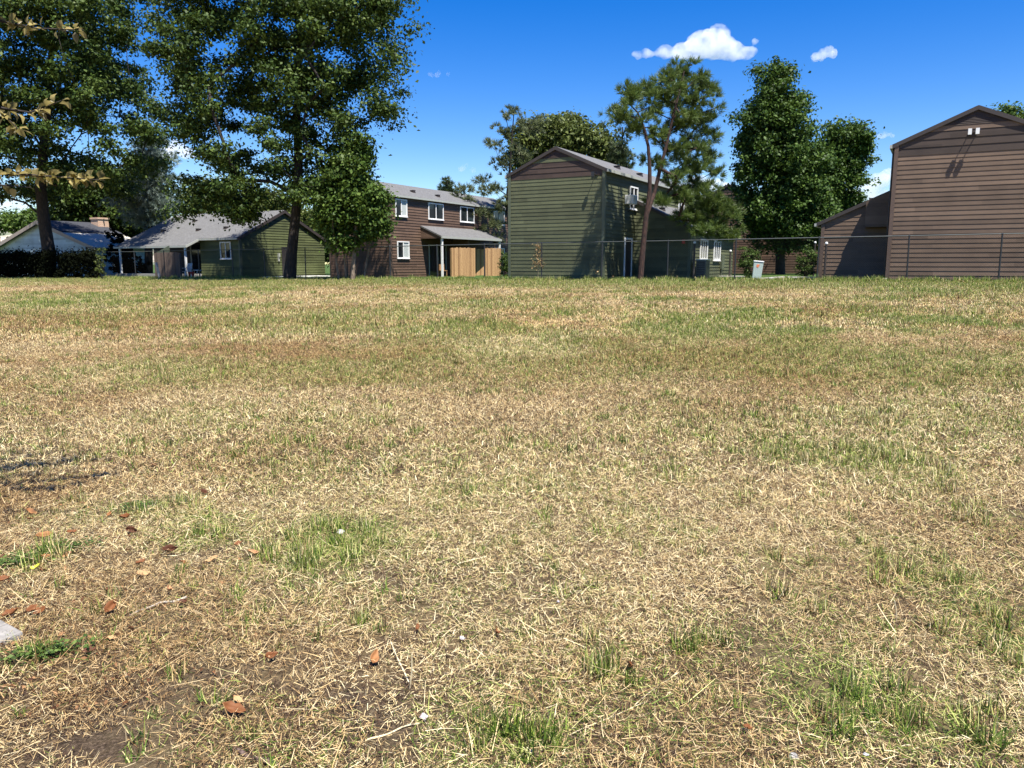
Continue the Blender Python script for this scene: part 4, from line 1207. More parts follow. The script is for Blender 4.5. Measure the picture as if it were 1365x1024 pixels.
# brown board screen by the bungalow porch
def screen():
    a, b = yard(206, 51.6), yard(241, 50.8)
    r = board_fence('board_fence', 'weathered brown board screen with a sloped cap before the bungalow porch', a, b, 1.75, M['brown_boards'])
    Ln = (b - a).length
    d = MB()
    d.hexa([(0, .2, 1.72), (Ln * .5, .2, 1.72), (Ln * .5, .26, 1.72), (0, .26, 1.72), (0, .2, 1.76), (Ln * .5, .2, 2.2), (Ln * .5, .26, 2.2), (0, .26, 1.76)])
    d.build('cap_board', M['green_trim'], r)
screen()

def plastic_chair(q):
    r = empty('plastic_chair', q, -.5); tag(r, 'white plastic garden chair beside the board screen', 'chair')
    m = M['white_plastic']
    d = MB(); d.box(-.25, .25, -.24, .24, .40, .43); d.build('seat', m, r, .01)
    d = MB()
    for x in (-.22, -.12, -.02, .08, .18): d.hexa([(x, .22, .43), (x + .05, .22, .43), (x + .05, .25, .43), (x, .25, .43), (x, .34, .9), (x + .05, .34, .9), (x + .05, .37, .9), (x, .37, .9)])
    d.box(-.25, .25, .335, .375, .9, .96); d.build('backrest', m, r)
    for s in (-1, 1):
        d = MB(); x = s * .27
        d.box(x - .03, x + .03, -.25, .30, .62, .65); d.box(x - .02, x + .02, -.25, -.2, .43, .619); d.build('armrest', m, r)
        for y in (-.24, .2):
            d = MB(); d.hexa([(x - .03, y - .04, -.05), (x + .02, y - .04, -.05), (x + .02, y + .04, -.05), (x - .03, y + .04, -.05), (x - .06 * (s > 0) , y - .03, .399), (x - .06 * (s > 0) + .06, y - .03, .399), (x - .06 * (s > 0) + .06, y + .03, .399), (x - .06 * (s > 0), y + .03, .399)]); d.build('leg', m, r)
plastic_chair(yard(247, 51.4) + Vector((0, 0, .08)))
q = yard(254, 51.6) + Vector((0, 0, .05))
r = empty('bucket', q); tag(r, 'red bucket next to the white plastic chair', 'bucket')
d = MB(); d.bar((0, 0, 0), (0, 0, .42), .15, .2, 12); d.build('body', M['red_plastic'], r)
d = MB(); d.tube([Vector((-.2, 0, .42)), Vector((-.12, 0, .56)), Vector((.12, 0, .56)), Vector((.2, 0, .42))], [.01] * 4, 5); d.build('handle', M['black_metal'], r)
q = yard(262, 52.0) + Vector((0, 0, .05))
r = empty('side_table', q); tag(r, 'low pale table between the red bucket and the white porch post', 'table')
d = MB(); d.bar((0, 0, .5), (0, 0, .54), .3, .3, 14); d.build('tabletop', M['white_plastic'], r)
for k in range(4):
    d = MB(); a_ = k * 1.57 + .4; d.bar((.22 * math.cos(a_), .22 * math.sin(a_), -.05), (.16 * math.cos(a_), .16 * math.sin(a_), .499), .02, .02, 6); d.build('leg', M['white_plastic'], r)

# pale leaning marker post
q0 = gnd(214, 373); q0.z -= .1
q1 = at(208, 351, q0.y)
d = MB(); d.bar(q0 - q0, q1 - q0, .085, .085, 10); d.bar(q1 - q0, q1 - q0 + (q1 - q0).normalized() * .04, .10, .09, 10)
o = d.build('marker_post', M['concrete']); o.location = q0; tag(o, 'pale stubby post leaning left in front of the chain-link fence', 'post')

# utility pedestal
q = yard(1009, 36.6); r = empty('utility_box', q, -.25); r.rotation_euler = (0, math.radians(5), -.25)
tag(r, 'pale green utility box with orange sticker tilting between two round bushes', 'utility box')
d = MB(); d.hexa([(-.19, -.16, -.15), (.19, -.16, -.15), (.19, .16, -.15), (-.19, .16, -.15), (-.22, -.17, .82), (.22, -.17, .82), (.22, .17, .82), (-.22, .17, .82)])
d.build('body', M['pale_green'], r, .015)
d = MB(); d.box(-.235, .235, -.19, .19, .825, .89); d.build('lid', M['white_plastic'], r, .02)
d = MB(); d.hexa([(-.08, -.176, .60), (.0, -.176, .57), (.0, -.165, .57), (-.08, -.165, .60), (-.08, -.176, .72), (.07, -.176, .72), (.07, -.165, .72), (-.08, -.165, .72)]); d.build('sticker', M['orange_label'], r)

# capped posts
for px, Y, h, lab in ((925, 37.6, 1.75, 'dark post with white cap at the corner of the green wing'), (973, 45.0, 1.45, 'thin post with pale cap at the far end of the green wing'),
                      (1085, 45.0, 1.9, 'capped post half hidden behind the right bush'), (1100, 34.6, 1.6, 'short post with small knob before the low brown wing')):
    q = yard(px, Y); r = empty('capped_post', q); tag(r, lab, 'post', 'capped posts among the houses')
    d = MB(); d.bar((0, 0, -.1), (0, 0, h), .055, .05, 8); d.build('shaft', M['dark_trim'], r)
    d = MB(); d.bar((0, 0, h), (0, 0, h + .04), .065, .07, 10); d.bar((0, 0, h + .04), (0, 0, h + .10), .07, .04, 10); d.build('cap', M['white_plastic'], r)

# air conditioners
def local(q): return GH + U * q[0] + V * q[1] + Vector((0, 0, q[2]))
r = empty('window_air_conditioner', local((5.15, 2.85, 3.8)), -GRID); tag(r, 'white air conditioner box jutting out beside the upstairs window', 'air conditioner')
d = MB(); d.box(.04, .50, -.3, .3, 0, .44); d.build('case', M['white_plastic'], r, .02)
d = MB()
for k in range(7): d.box(.5005, .51, -.26, .26, .04 + k * .055, .065 + k * .055)
d.build('grille', M['grey_metal'], r)
d = MB()
for y in (-.25, .2): d.hexa([(.02, y, -.35), (.06, y, -.35), (.06, y + .04, -.35), (.02, y + .04, -.35), (.5, y, -.04), (.55, y, -.001), (.55, y + .04, -.001), (.5, y + .04, -.04)])
d.build('bracket', M['black_metal'], r)
q = local((8.55, 5.2, 0)); q.z = gz(q.x, q.y)
r = empty('condenser_unit', q, -GRID); tag(r, 'grey ground air conditioner at the corner of the green wing', 'air conditioner')
d = MB(); d.box(-.25, .25, -.4, .4, -.05, .95); d.build('case', M['grey_metal'], r, .02)
d = MB(); d.box(-.28, .28, -.43, .43, .951, 1.0); d.build('lid', M['white_plastic'], r, .01)
d = MB()
for k in range(9): d.box(-.2, .2, -.409, -.4005, .1 + k * .09, .15 + k * .09)
d.build('grille', M['black_metal'], r)

# paths
def slab(name, p, w_, l_, h_, rz, m, kind='structure'):
    d = MB(); d.box(-w_ / 2, w_ / 2, -l_ / 2, l_ / 2, -.15, h_)
    o = d.build(name, m, None, .01); o.location = p; o.rotation_euler = (0, 0, rz); tag(o, kind=kind); return o
slab('path', yard(1062, 39.5), 2.6, 6.0, .05, -GRID, M['concrete'])
slab('path', yard(966, 45), 2.2, 1.0, .06, -GRID, M['concrete'])
q = BG + U * .75 + V * 4.5; q.z = gz(q.x, q.y)
slab('path', q, 1.2, 5.5, .09, -GRID, M['white_plastic'])

# stones
def stone(q, s, m, label, seed, name='stone'):
    rng = np.random.RandomState(seed)
    bm = bmesh.new(); bmesh.ops.create_icosphere(bm, subdivisions=3, radius=1)
    for v in bm.verts:
        n = float(fbm(v.co.x * 1.3 + seed, v.co.y * 1.3 + v.co.z, seed, 3)); v.co *= .75 + .5 * n; v.co.z *= .7
        v.co *= s
    me = bpy.data.meshes.new(name); bm.to_mesh(me); bm.free()
    for p_ in me.polygons: p_.use_smooth = True
    o = link(name, me, m); o.location = q; tag(o, label, 'stone'); return o
q = BH - U * .05 - V * .5; q.z = gz(q.x, q.y) + .05
stone(q, .16, M['white_trim'], 'white stone at the front corner of the taupe house', 5)
q = gnd(1057, 1013); stone(q + Vector((0, 0, .012)),   .017, M['concrete'], 'small white stone in the grass at the bottom edge', 6)
q = gnd(735, 372)
# concrete slab at the left edge of the lawn
q = gnd(-2, 858)
d = MB(); d.box(-.9, 0, -.6, 0.0, -.12, .035)
o = d.build('concrete_slab', plain('dusty_concrete', (.24, .225, .20), .9, var=.3, scale=25), None, .012); e = gnd(33, 853); o.location = Vector((e.x, e.y, gz(e.x, e.y))); o.rotation_euler = (0, 0, math.radians(-34)); tag(o, 'corner of a pale concrete slab sunk in the lawn edge', 'slab')

# ------------------------------------------------------------------ clouds
def cloud_mat(name, dens, scale):
    m = bpy.data.materials.new(name); m.use_nodes = True; nt = m.node_tree
    for n in list(nt.nodes): nt.nodes.remove(n)
    out = nt.nodes.new('ShaderNodeOutputMaterial')
    v = nt.nodes.new('ShaderNodeVolumePrincipled')
    v.inputs['Color'].default_value = (1, 1, 1, 1); v.inputs['Anisotropy'].default_value = 0.2
    n = nd(nt, 'TexNoise', {'Vector': vec(nt), 'Scale': scale, 'Detail': 3.0, 'Roughness': .55})
    k = nd(nt, 'MapRange', {0: n.outputs[0], 1: .33, 2: .60, 3: 0.0, 4: dens * 1.6}).outputs[0]
    nt.links.new(k, v.inputs['Density']); nt.links.new(v.outputs[0], out.inputs['Volume'])
    return m

def cloud(label, Y, puffs, dens, seed):
    rng = np.random.RandomState(seed)
    s = Y / F
    c0 = at(puffs[0][0], puffs[0][1], Y)
    bm = bmesh.new()
    for (px, py, rr) in puffs:
        q = at(px, py, Y) - c0
        for k in range(5):
            o = Vector(rng.normal(size=3)) * rr * s * .38 if k else Vector((0, 0, 0))
            o.z *= .6
            mt = Matrix.Translation(q + o) @ Matrix.Diagonal((1.15, 1.0, .8, 1))
            bmesh.ops.create_icosphere(bm, subdivisions=2, radius=rr * s * (.85 if k == 0 else rng.uniform(.4, .62)), matrix=mt)
    me = bpy.data.meshes.new('cloud'); bm.to_mesh(me); bm.free()
    o = link('cloud', me, cloud_mat('cloud_vapour', dens, 1 / (14 * s)))
    o.location = c0
    md = o.modifiers.new('remesh', 'REMESH'); md.mode = 'VOXEL'; md.voxel_size = max(p_[2] for p_ in puffs) * s * .12
    tx = bpy.data.textures.new('puff', 'CLOUDS'); tx.noise_scale = 9 * s; tx.noise_depth = 4
    dm = o.modifiers.new('puff', 'DISPLACE'); dm.texture = tx; dm.strength = 8 * s; dm.mid_level = .5
    tag(o, label, 'cloud', 'fair-weather clouds')
    return o
YC = 1500
cloud('largest white cloud, heaped above the pine', YC, [(955, 62, 24), (935, 58, 22), (975, 68, 19), (910, 68, 15), (885, 70, 12), (862, 72, 10), (848, 73, 7), (995, 70, 12), (1007, 56, 5), (960, 46, 14), (925, 72, 14)], .028, 1)
cloud('small lone white puff right of the largest cloud', YC, [(1098, 72, 10), (1088, 74, 7), (1108, 72, 8), (1104, 66, 6)], .028, 2)
cloud('faint little puff above the low brown wing', YC, [(1180, 180, 6), (1172, 180, 4), (1188, 181, 4)], .02, 3)
cloud('white cloud tucked between the rounded tree and the taupe house', YC, [(1170, 242, 16), (1155, 250, 14), (1185, 232, 12), (1140, 262, 16), (1165, 265, 18)], .03, 4)
cloud('thin wisp right of the big spreading tree', YC, [(585, 99, 5), (573, 98, 4), (596, 99, 3)], .008, 5)
cloud('thin wisp above the reddish brown roof', YC, [(618, 224, 6), (630, 227, 4)], .010, 6)
cloud('low white cloud over the tan hill', 2600, [(15, 272, 12), (-10, 276, 14), (32, 278, 10), (55, 282, 9)], .02, 7)
cloud('white cloud glimpsed through gaps beside the spruce', YC, [(232, 196, 14), (250, 204, 12), (220, 205, 12)], .03, 8)
cloud('white cloud showing through the pine boughs', YC, [(925, 248, 18), (955, 250, 16), (980, 262, 16), (900, 245, 12)], .03, 9)

# ------------------------------------------------------------------ grass
def blades(n, R, lmin, lmax, wd, lean, lsd, curve, rng, z=(0, .004), seg=2, taper=.15):
    r = R * np.sqrt(rng.uniform(0, 1, n)); ph = rng.uniform(0, 2 * np.pi, n)
    b = np.stack([r * np.cos(ph), r * np.sin(ph), rng.uniform(z[0], z[1], n)], 1)
    az = rng.uniform(0, 2 * np.pi, n); al = lean + lsd * rng.normal(size=n)
    L = rng.uniform(lmin, lmax, n); cv = curve * rng.normal(size=n)
    W = wd * rng.uniform(.7, 1.3, n)
    h = np.stack([np.cos(az), np.sin(az), np.zeros(n)], 1); up = np.array([0, 0, 1.])
    tw = az + np.pi / 2 + rng.normal(size=n) * .5
    s = np.stack([np.cos(tw), np.sin(tw), .25 * rng.normal(size=n)], 1)
    P = [b]; a = al.copy()
    for k in range(seg):
        d = h * np.sin(a)[:, None] + up * np.cos(a)[:, None]
        P.append(P[-1] + d * (L / seg)[:, None]); a = a + cv
    ws = np.linspace(1, taper, seg + 1)
    V_ = np.stack([q for k in range(seg + 1) for q in (P[k] - s * (W * ws[k] * .5)[:, None], P[k] + s * (W * ws[k] * .5)[:, None])], 1)
    m = 2 * (seg + 1)
    base = (np.arange(n) * m)[:, None]
    f = np.concatenate([base + np.array([[2 * k, 2 * k + 1, 2 * k + 3, 2 * k + 2]]) for k in range(seg)], 0)
    V_[:, :, 2] = np.maximum(V_[:, :, 2], -.01)
    return V_.reshape(-1, 3), f, np.repeat(rng.uniform(0, 1, n), m), np.repeat(rng.uniform(0, 1, n), m)

def grass_mat():
    m, nt, b = nodes('grass_blades')
    r1 = attr(nt, 'rnd').outputs['Fac']; r2 = attr(nt, 'rnd2').outputs['Fac']
    gm = attr(nt, 'gm', 'INSTANCER').outputs['Fac']; tone = attr(nt, 'tone', 'INSTANCER').outputs['Fac']
    lawn = attr(nt, 'lawn', 'INSTANCER').outputs['Fac']
    dry = ramp(nt, r1, [(0.0, (0.034, 0.020, 0.014)), (0.33, (0.115, 0.066, 0.036)), (0.5, (0.44, 0.305, 0.14)), (0.70, (0.80, 0.62, 0.30)), (1.0, (0.96, 0.85, 0.54))])
    dry = mixc(nt, tone, mixc(nt, 1.0, dry, (0.60, 0.49, 0.40), 'MULTIPLY'), dry)
    gr = ramp(nt, r1, [(0.0, (0.020, 0.045, 0.005)), (0.45, (0.085, 0.155, 0.018)), (0.8, (0.30, 0.37, 0.065)), (1.0, (0.74, 0.68, 0.30))])
    lw = ramp(nt, r1, [(0.0, (0.03, 0.06, 0.012)), (0.6, (0.075, 0.125, 0.03)), (1.0, (0.15, 0.20, 0.06))])
    gr = mixc(nt, lawn, gr, lw)
    isg = mth(nt, 'LESS_THAN', r2, gm)
    c = mixc(nt, isg, dry, gr)
    nt.links.new(c, b.inputs['Base Color']); b.inputs['Roughness'].default_value = .6; b.inputs['Specular IOR Level'].default_value = .25
    tr = nd(nt, 'BsdfTranslucent', {'Color': c}); mx = nd(nt, 'MixShader', {0: .22})
    nt.links.new(b.outputs[0], mx.inputs[1]); nt.links.new(tr.outputs[0], mx.inputs[2]); nt.links.new(mx.outputs[0], nt.nodes['Material Output'].inputs['Surface'])
    return m
MG = grass_mat()

def proto(*sets):
    V_, F_, A_, B_ = [], [], [], []; o = 0
    for v, f, a, b in sets:
        V_.append(v); F_.append(f + o); A_.append(a); B_.append(b); o += len(v)
    me = np_mesh('blades', np.concatenate(V_), np.concatenate(F_), {'rnd': np.concatenate(A_), 'rnd2': np.concatenate(B_)})
    me.materials.append(MG)
    return bpy.data.objects.new('blades', me)           # never linked: only a source of instances

def scatter(name, protos, x, y, scale, rng, label):
    """one object that sets clumps of blades on its points"""
    n = len(x); z = g(x, y)
    e = .3
    sx = (g(x + e, y) - g(x - e, y)) / (2 * e); sy = (g(x, y + e) - g(x, y - e)) / (2 * e)
    rz = rng.uniform(0, 2 * np.pi, n)
    rot = np.zeros((n, 3), np.float32)
    for i in range(n):
        q = Vector((-sx[i], -sy[i], 1)).normalized().to_track_quat('Z', 'Y').to_matrix() @ Matrix.Rotation(rz[i], 3, 'Z')
        rot[i] = q.to_euler()
    gm = green(x, y); tone = np.clip(fbm(x / 1.7, y / 1.2, 44, 4) * 3.4 - 0.75 + rng.uniform(-.25, .25, n), 0, 1)
    dq = y + .506 * x
    tone = tone * (1 - .75 * np.exp(-((dq - 12.5) / 4.5) ** 2) * sstep((fbm(x / 5, y / 2.5, 171, 3) - .36) / .2))
    dd = y + .506 * x; lawn = sstep((dd - 38.2) / .4)
    me = bpy.data.meshes.new(name)
    me.vertices.add(n); me.vertices.foreach_set('co', np.stack([x, y, z], 1).astype(np.float32).ravel())
    for k, v in (('gm', gm), ('tone', tone), ('lawn', lawn), ('size', scale)):
        a = me.attributes.new(k, 'FLOAT', 'POINT'); a.data.foreach_set('value', np.asarray(v, np.float32))
    a = me.attributes.new('turn', 'FLOAT_VECTOR', 'POINT'); a.data.foreach_set('vector', rot.ravel())
    a = me.attributes.new('pick', 'INT', 'POINT'); a.data.foreach_set('value', rng.randint(0, len(protos), n).astype(np.int32))
    me.update()
    o = link(name, me, MG)
    t = bpy.data.node_groups.new(name, 'GeometryNodeTree')
    t.interface.new_socket('Geometry', in_out='INPUT', socket_type='NodeSocketGeometry'); t.interface.new_socket('Geometry', in_out='OUTPUT', socket_type='NodeSocketGeometry')
    gi = t.nodes.new('NodeGroupInput'); go = t.nodes.new('NodeGroupOutput'); jn = t.nodes.new('GeometryNodeJoinGeometry')
    def named(k, dt):
        q = t.nodes.new('GeometryNodeInputNamedAttribute'); q.data_type = dt; q.inputs['Name'].default_value = k; return q.outputs['Attribute']
    pk = named('pick', 'INT'); sz = named('size', 'FLOAT'); tn = named('turn', 'FLOAT_VECTOR')
    cr = t.nodes.new('FunctionNodeEulerToRotation'); t.links.new(tn, cr.inputs[0])
    for i, pr in enumerate(protos):
        oi = t.nodes.new('GeometryNodeObjectInfo'); oi.inputs['Object'].default_value = pr; oi.transform_space = 'ORIGINAL'
        eq = t.nodes.new('FunctionNodeCompare'); eq.data_type = 'INT'; eq.operation = 'EQUAL'
        t.links.new(pk, eq.inputs[2]); eq.inputs[3].default_value = i
        ip = t.nodes.new('GeometryNodeInstanceOnPoints')
        t.links.new(gi.outputs[0], ip.inputs['Points']); t.links.new(eq.outputs[0], ip.inputs['Selection']); t.links.new(oi.outputs['Geometry'], ip.inputs['Instance'])
        t.links.new(cr.outputs[0], ip.inputs['Rotation']); t.links.new(sz, ip.inputs['Scale'])
        t.links.new(ip.outputs[0], jn.inputs[0])
    t.links.new(jn.outputs[0], go.inputs[0])
    md = o.modifiers.new('grass', 'NODES'); md.node_group = t
    tag(o, label, 'grass', None, 'stuff')
    return o

def field_points(y0, y1, dens, rng, margin=1.0):
    xm = .72 * y1 + margin
    st = 1 / math.sqrt(dens)
    x, y = np.meshgrid(np.arange(-xm, xm, st), np.arange(y0, y1, st))
    x = x.ravel() + rng.uniform(0, 1, x.size) * st; y = y.ravel() + rng.uniform(0, 1, y.size) * st
    k = np.abs(x) < .72 * y + margin
    d = y + .506 * x
    k &= d < 42
    return x[k], y[k]

rg = np.random.RandomState(100)
R_ = np.random.RandomState
# lying straw and stubble close by
pn = [proto(blades(900, .30, .016, .055, .0024, 1.42, .24, .25, R_(200 + i), (.001, .026), 2, .5), blades(480, .30, .012, .036, .0025, .75, .4, .3, R_(300 + i)), blades(16, .30, .07, .15, .0026, 1.4, .15, .1, R_(250 + i), (.01, .03), 2, .6)) for i in range(5)]
pm = [proto(blades(330, .45, .02, .065, .0046, 1.35, .25, .2, R_(400 + i), (.001, .03), 2, .5), blades(640, .45, .015, .042, .0045, .5, .35, .3, R_(500 + i))) for i in range(5)]
pf = [proto(blades(110, .9, .04, .08, .012, 1.2, .3, .2, R_(600 + i), (.0, .02), 2, .5), blades(640, .9, .02, .06, .011, .4, .3, .3, R_(700 + i))) for i in range(5)]
def thin(x, y, k, rng):
    q = rng.uniform(0, 1, len(x)) > bare(x, y) * k
    return x[q], y[q]
x, y = thin(*field_points(1.3, 5.2, 15, rg, .8), .86, rg)
scatter('dry_grass', pn, x, y, rg.uniform(.8, 1.15, len(x)), rg, 'dry straw and stubble matting the near lawn')
x, y = thin(*field_points(5.0, 14, 11, rg), .6, rg)
scatter('dry_grass', pm, x, y, rg.uniform(.8, 1.2, len(x)), rg, 'parched grass across the middle of the field')
x, y = thin(*field_points(13.5, 58, 2.4, rg, 2), .4, rg)
scatter('dry_grass', pf, x, y, rg.uniform(.8, 1.2, len(x)), rg, 'yellowed grass running up to the chain-link fence')

# green tufts
tf = [proto(blades(70, .055, .05, .13, .0052, .38, .28, .25, R_(800 + i), (0, .003), 3, .12)) for i in range(5)]
tl = [proto(blades(90, .09, .06, .15, .010, .42, .28, .22, R_(850 + i), (0, .003), 3, .12)) for i in range(5)]
def tuft_points(y0, y1, dens, thr, rng):
    x, y = field_points(y0, y1, dens, rng, .6)
    q = rng.uniform(0, 1, len(x)) < np.clip((green(x, y) - thr) * 1.6, 0, 1)
    q &= (y + .506 * x) < 37.5
    return x[q], y[q]
x, y = tuft_points(1.5, 6, 58, .2, rg)
scatter('green_grass', tf, x, y, rg.uniform(.55, 1.15, len(x)), rg, 'green tufts sprouting through the near straw')
x, y = tuft_points(6, 16, 34, .16, rg)
scatter('green_grass', tl, x, y, rg.uniform(.4, .85, len(x)), rg, 'scattered green tufts in the middle of the field')
x, y = tuft_points(16, 58, 9, .14, rg)
scatter('green_grass', tl, x, y, rg.uniform(.7, 1.3, len(x)), rg, 'greener grass growing towards the fence')
ts = [proto(blades(26, .038, .03, .085, .0046, .5, .3, .25, R_(870 + i), (0, .003), 3, .12)) for i in range(5)]
tm_ = [proto(blades(40, .08, .035, .10, .0085, .45, .3, .25, R_(880 + i), (0, .003), 3, .12)) for i in range(5)]
def speckle(y0, y1, dens, seed, rng):
    x, y = field_points(y0, y1, dens, rng, .6)
    k = fbm(x / .7, y / .7, seed, 3) * .6 + fbm(x / 3, y / 3, seed + 9, 2) * .4 + rng.uniform(-.16, .16, len(x)) > .52
    return x[k], y[k]
def force_green(o, v):
    o.data.attributes['gm'].data.foreach_set('value', v.astype(np.float32))
x, y = speckle(1.5, 6.5, 30, 301, rg)
force_green(scatter('green_grass', ts, x, y, rg.uniform(.6, 1.3, len(x)), rg, 'small single sprigs of green in the near straw'), rg.uniform(.7, 1, len(x)))
x, y = speckle(6, 24, 14, 311, rg)
force_green(scatter('green_grass', tm_, x, y, rg.uniform(.6, 1.2, len(x)), rg, 'small green sprigs dotted over the middle field'), rg.uniform(.7, 1, len(x)))
# ragged grass along the fence
n = 1400
t = rg.uniform(0, 1, n); a, b = fence_pt(60), fence_pt(1500)
x = a.x + (b.x - a.x) * t + rg.normal(size=n) * .25; y = a.y + (b.y - a.y) * t + rg.normal(size=n) * .35 - .35
scatter('green_grass', tl, x, y, rg.uniform(.8, 2.6, n) * rg.uniform(.6, 1, n), rg, 'ragged longer grass under the chain-link fence')
# coarse dark tuft at the bottom
pb = [proto(blades(60, .07, .09, .19, .009, .75, .35, .16, R_(900), (0, .004), 4, .1)), proto(blades(45, .05, .07, .14, .007, .45, .3, .2, R_(901), (0, .004), 4, .1))]
P = [gnd(*q) for q in ((690, 985), (665, 980), (720, 990), (740, 1000), (700, 1015), (1165, 960), (1120, 985), (1210, 985), (1290, 985), (1320, 1000), (920, 872), (840, 915), (470, 765), (420, 770))]
force_green(scatter('green_grass', pb, np.array([q.x for q in P]), np.array([q.y for q in P]), np.array([1, .8, .8, .6, .7, .7, .7, .6, .7, .7, .6, .6, .5, .5]), rg, 'coarse dark green tufts near the bottom of the lawn'), np.full(len(P), .92))

# clover at the slab
def clover(label, px, py, sx, sy, n, seed):
    rng = np.random.RandomState(seed); c = gnd(px, py)
    n = int(n * .55)
    q = np.stack([rng.normal(size=n) * sx, rng.normal(size=n) * sy, rng.uniform(.01, .05, n)], 1)
    q[:, 1] += q[:, 0] * .35
    nr = rand_dirs(rng, n) * .5 + np.array([0, 0, 1]); nr /= np.linalg.norm(nr, axis=1, keepdims=True)
    v, f = leaf_quads(q, nr, .019, rng, .7)
    o = link('ground_cover', np_mesh('ground_cover', v, f, {'rnd': np.repeat(rng.uniform(0, 1, n), 4)}), M['clover'])
    o.location = c; tag(o, label, 'ground cover', None, 'stuff')
clover('dark green clover creeping along the concrete slab', 55, 878, .09, .035, 900, 1)
clover('low mossy clover beside the yellow leaf', 28, 752, .07, .04, 800, 2)
clover('mossy green patch above the fallen leaves', 185, 680, .07, .04, 700, 3)
clover('mossy green patch among scattered brown leaves', 82, 736, .08, .05, 700, 4)

# ------------------------------------------------------------------ fallen leaves, sticks, scraps
def leaf_m(name, c1, c2):
    m, nt, b = nodes(name)
    n = nd(nt, 'TexNoise', {'Vector': vec(nt), 'Scale': 40.0, 'Detail': 4.0})
    nt.links.new(mixc(nt, n.outputs[0], c1, c2), b.inputs['Base Color']); b.inputs['Roughness'].default_value = .6; b.inputs['Specular IOR Level'].default_value = .15
    return m
LM = {'rust': leaf_m('rust_leaf', (.11, .040, .015), (.21, .085, .032)), 'orange': leaf_m('orange_leaf', (.20, .09, .035), (.34, .165, .068)), 'brown': leaf_m('brown_leaf', (.055, .022, .012), (.12, .048, .025)),
      'tan': leaf_m('tan_leaf', (.34, .20, .09), (.46, .30, .15)), 'yellow': leaf_m('yellow_leaf', (.34, .36, .03), (.50, .50, .06)), 'pink': leaf_m('pink_leaf', (.30, .15, .07), (.42, .24, .12))}
def fallen(px, py, L, hue, rz, curl, tilt, label, seed):
    rng = np.random.RandomState(seed)
    rows = 7; v = []; f = []
    for i in range(rows):
        u = i / (rows - 1); h = .5 * math.sin(math.pi * u ** .8) ** .8 * .52 + .004
        for j, s in enumerate((-1, -.5, 0, .5, 1)):
            x = (u - .5) * L; yy = s * h * L
            zz = curl * L * (abs(s) ** 1.6 * h * 1.5 + .7 * (u - .5) ** 2 * 2 + .25 * s * h * (u - .4) * 3) + .006 * rng.uniform(-1, 1); yy *= rng.uniform(.78, 1.12)
            v.append((x, yy, zz))
    for i in range(rows - 1):
        for j in range(4):
            a = i * 5 + j; f.append((a, a + 1, a + 6, a + 5))
    n = len(v)
    me = np_mesh('fallen_leaf', np.array(v), np.array(f), None, True)
    o = link('fallen_leaf', me, LM[hue])
    sd_ = o.modifiers.new('thick', 'SOLIDIFY'); sd_.thickness = .0008
    q = gnd(px, py); o.location = q + Vector((0, 0, .028))
    o.rotation_euler = (tilt, rng.uniform(-.5, .5), rz)
    st = MB(); st.bar((-L * .5, 0, curl * L * .17), (-L * .72, .01, curl * L * .12), .0012, .001, 5); st.build('stalk', LM['brown'], o)
    tag(o, label, 'leaf', 'fallen leaves')
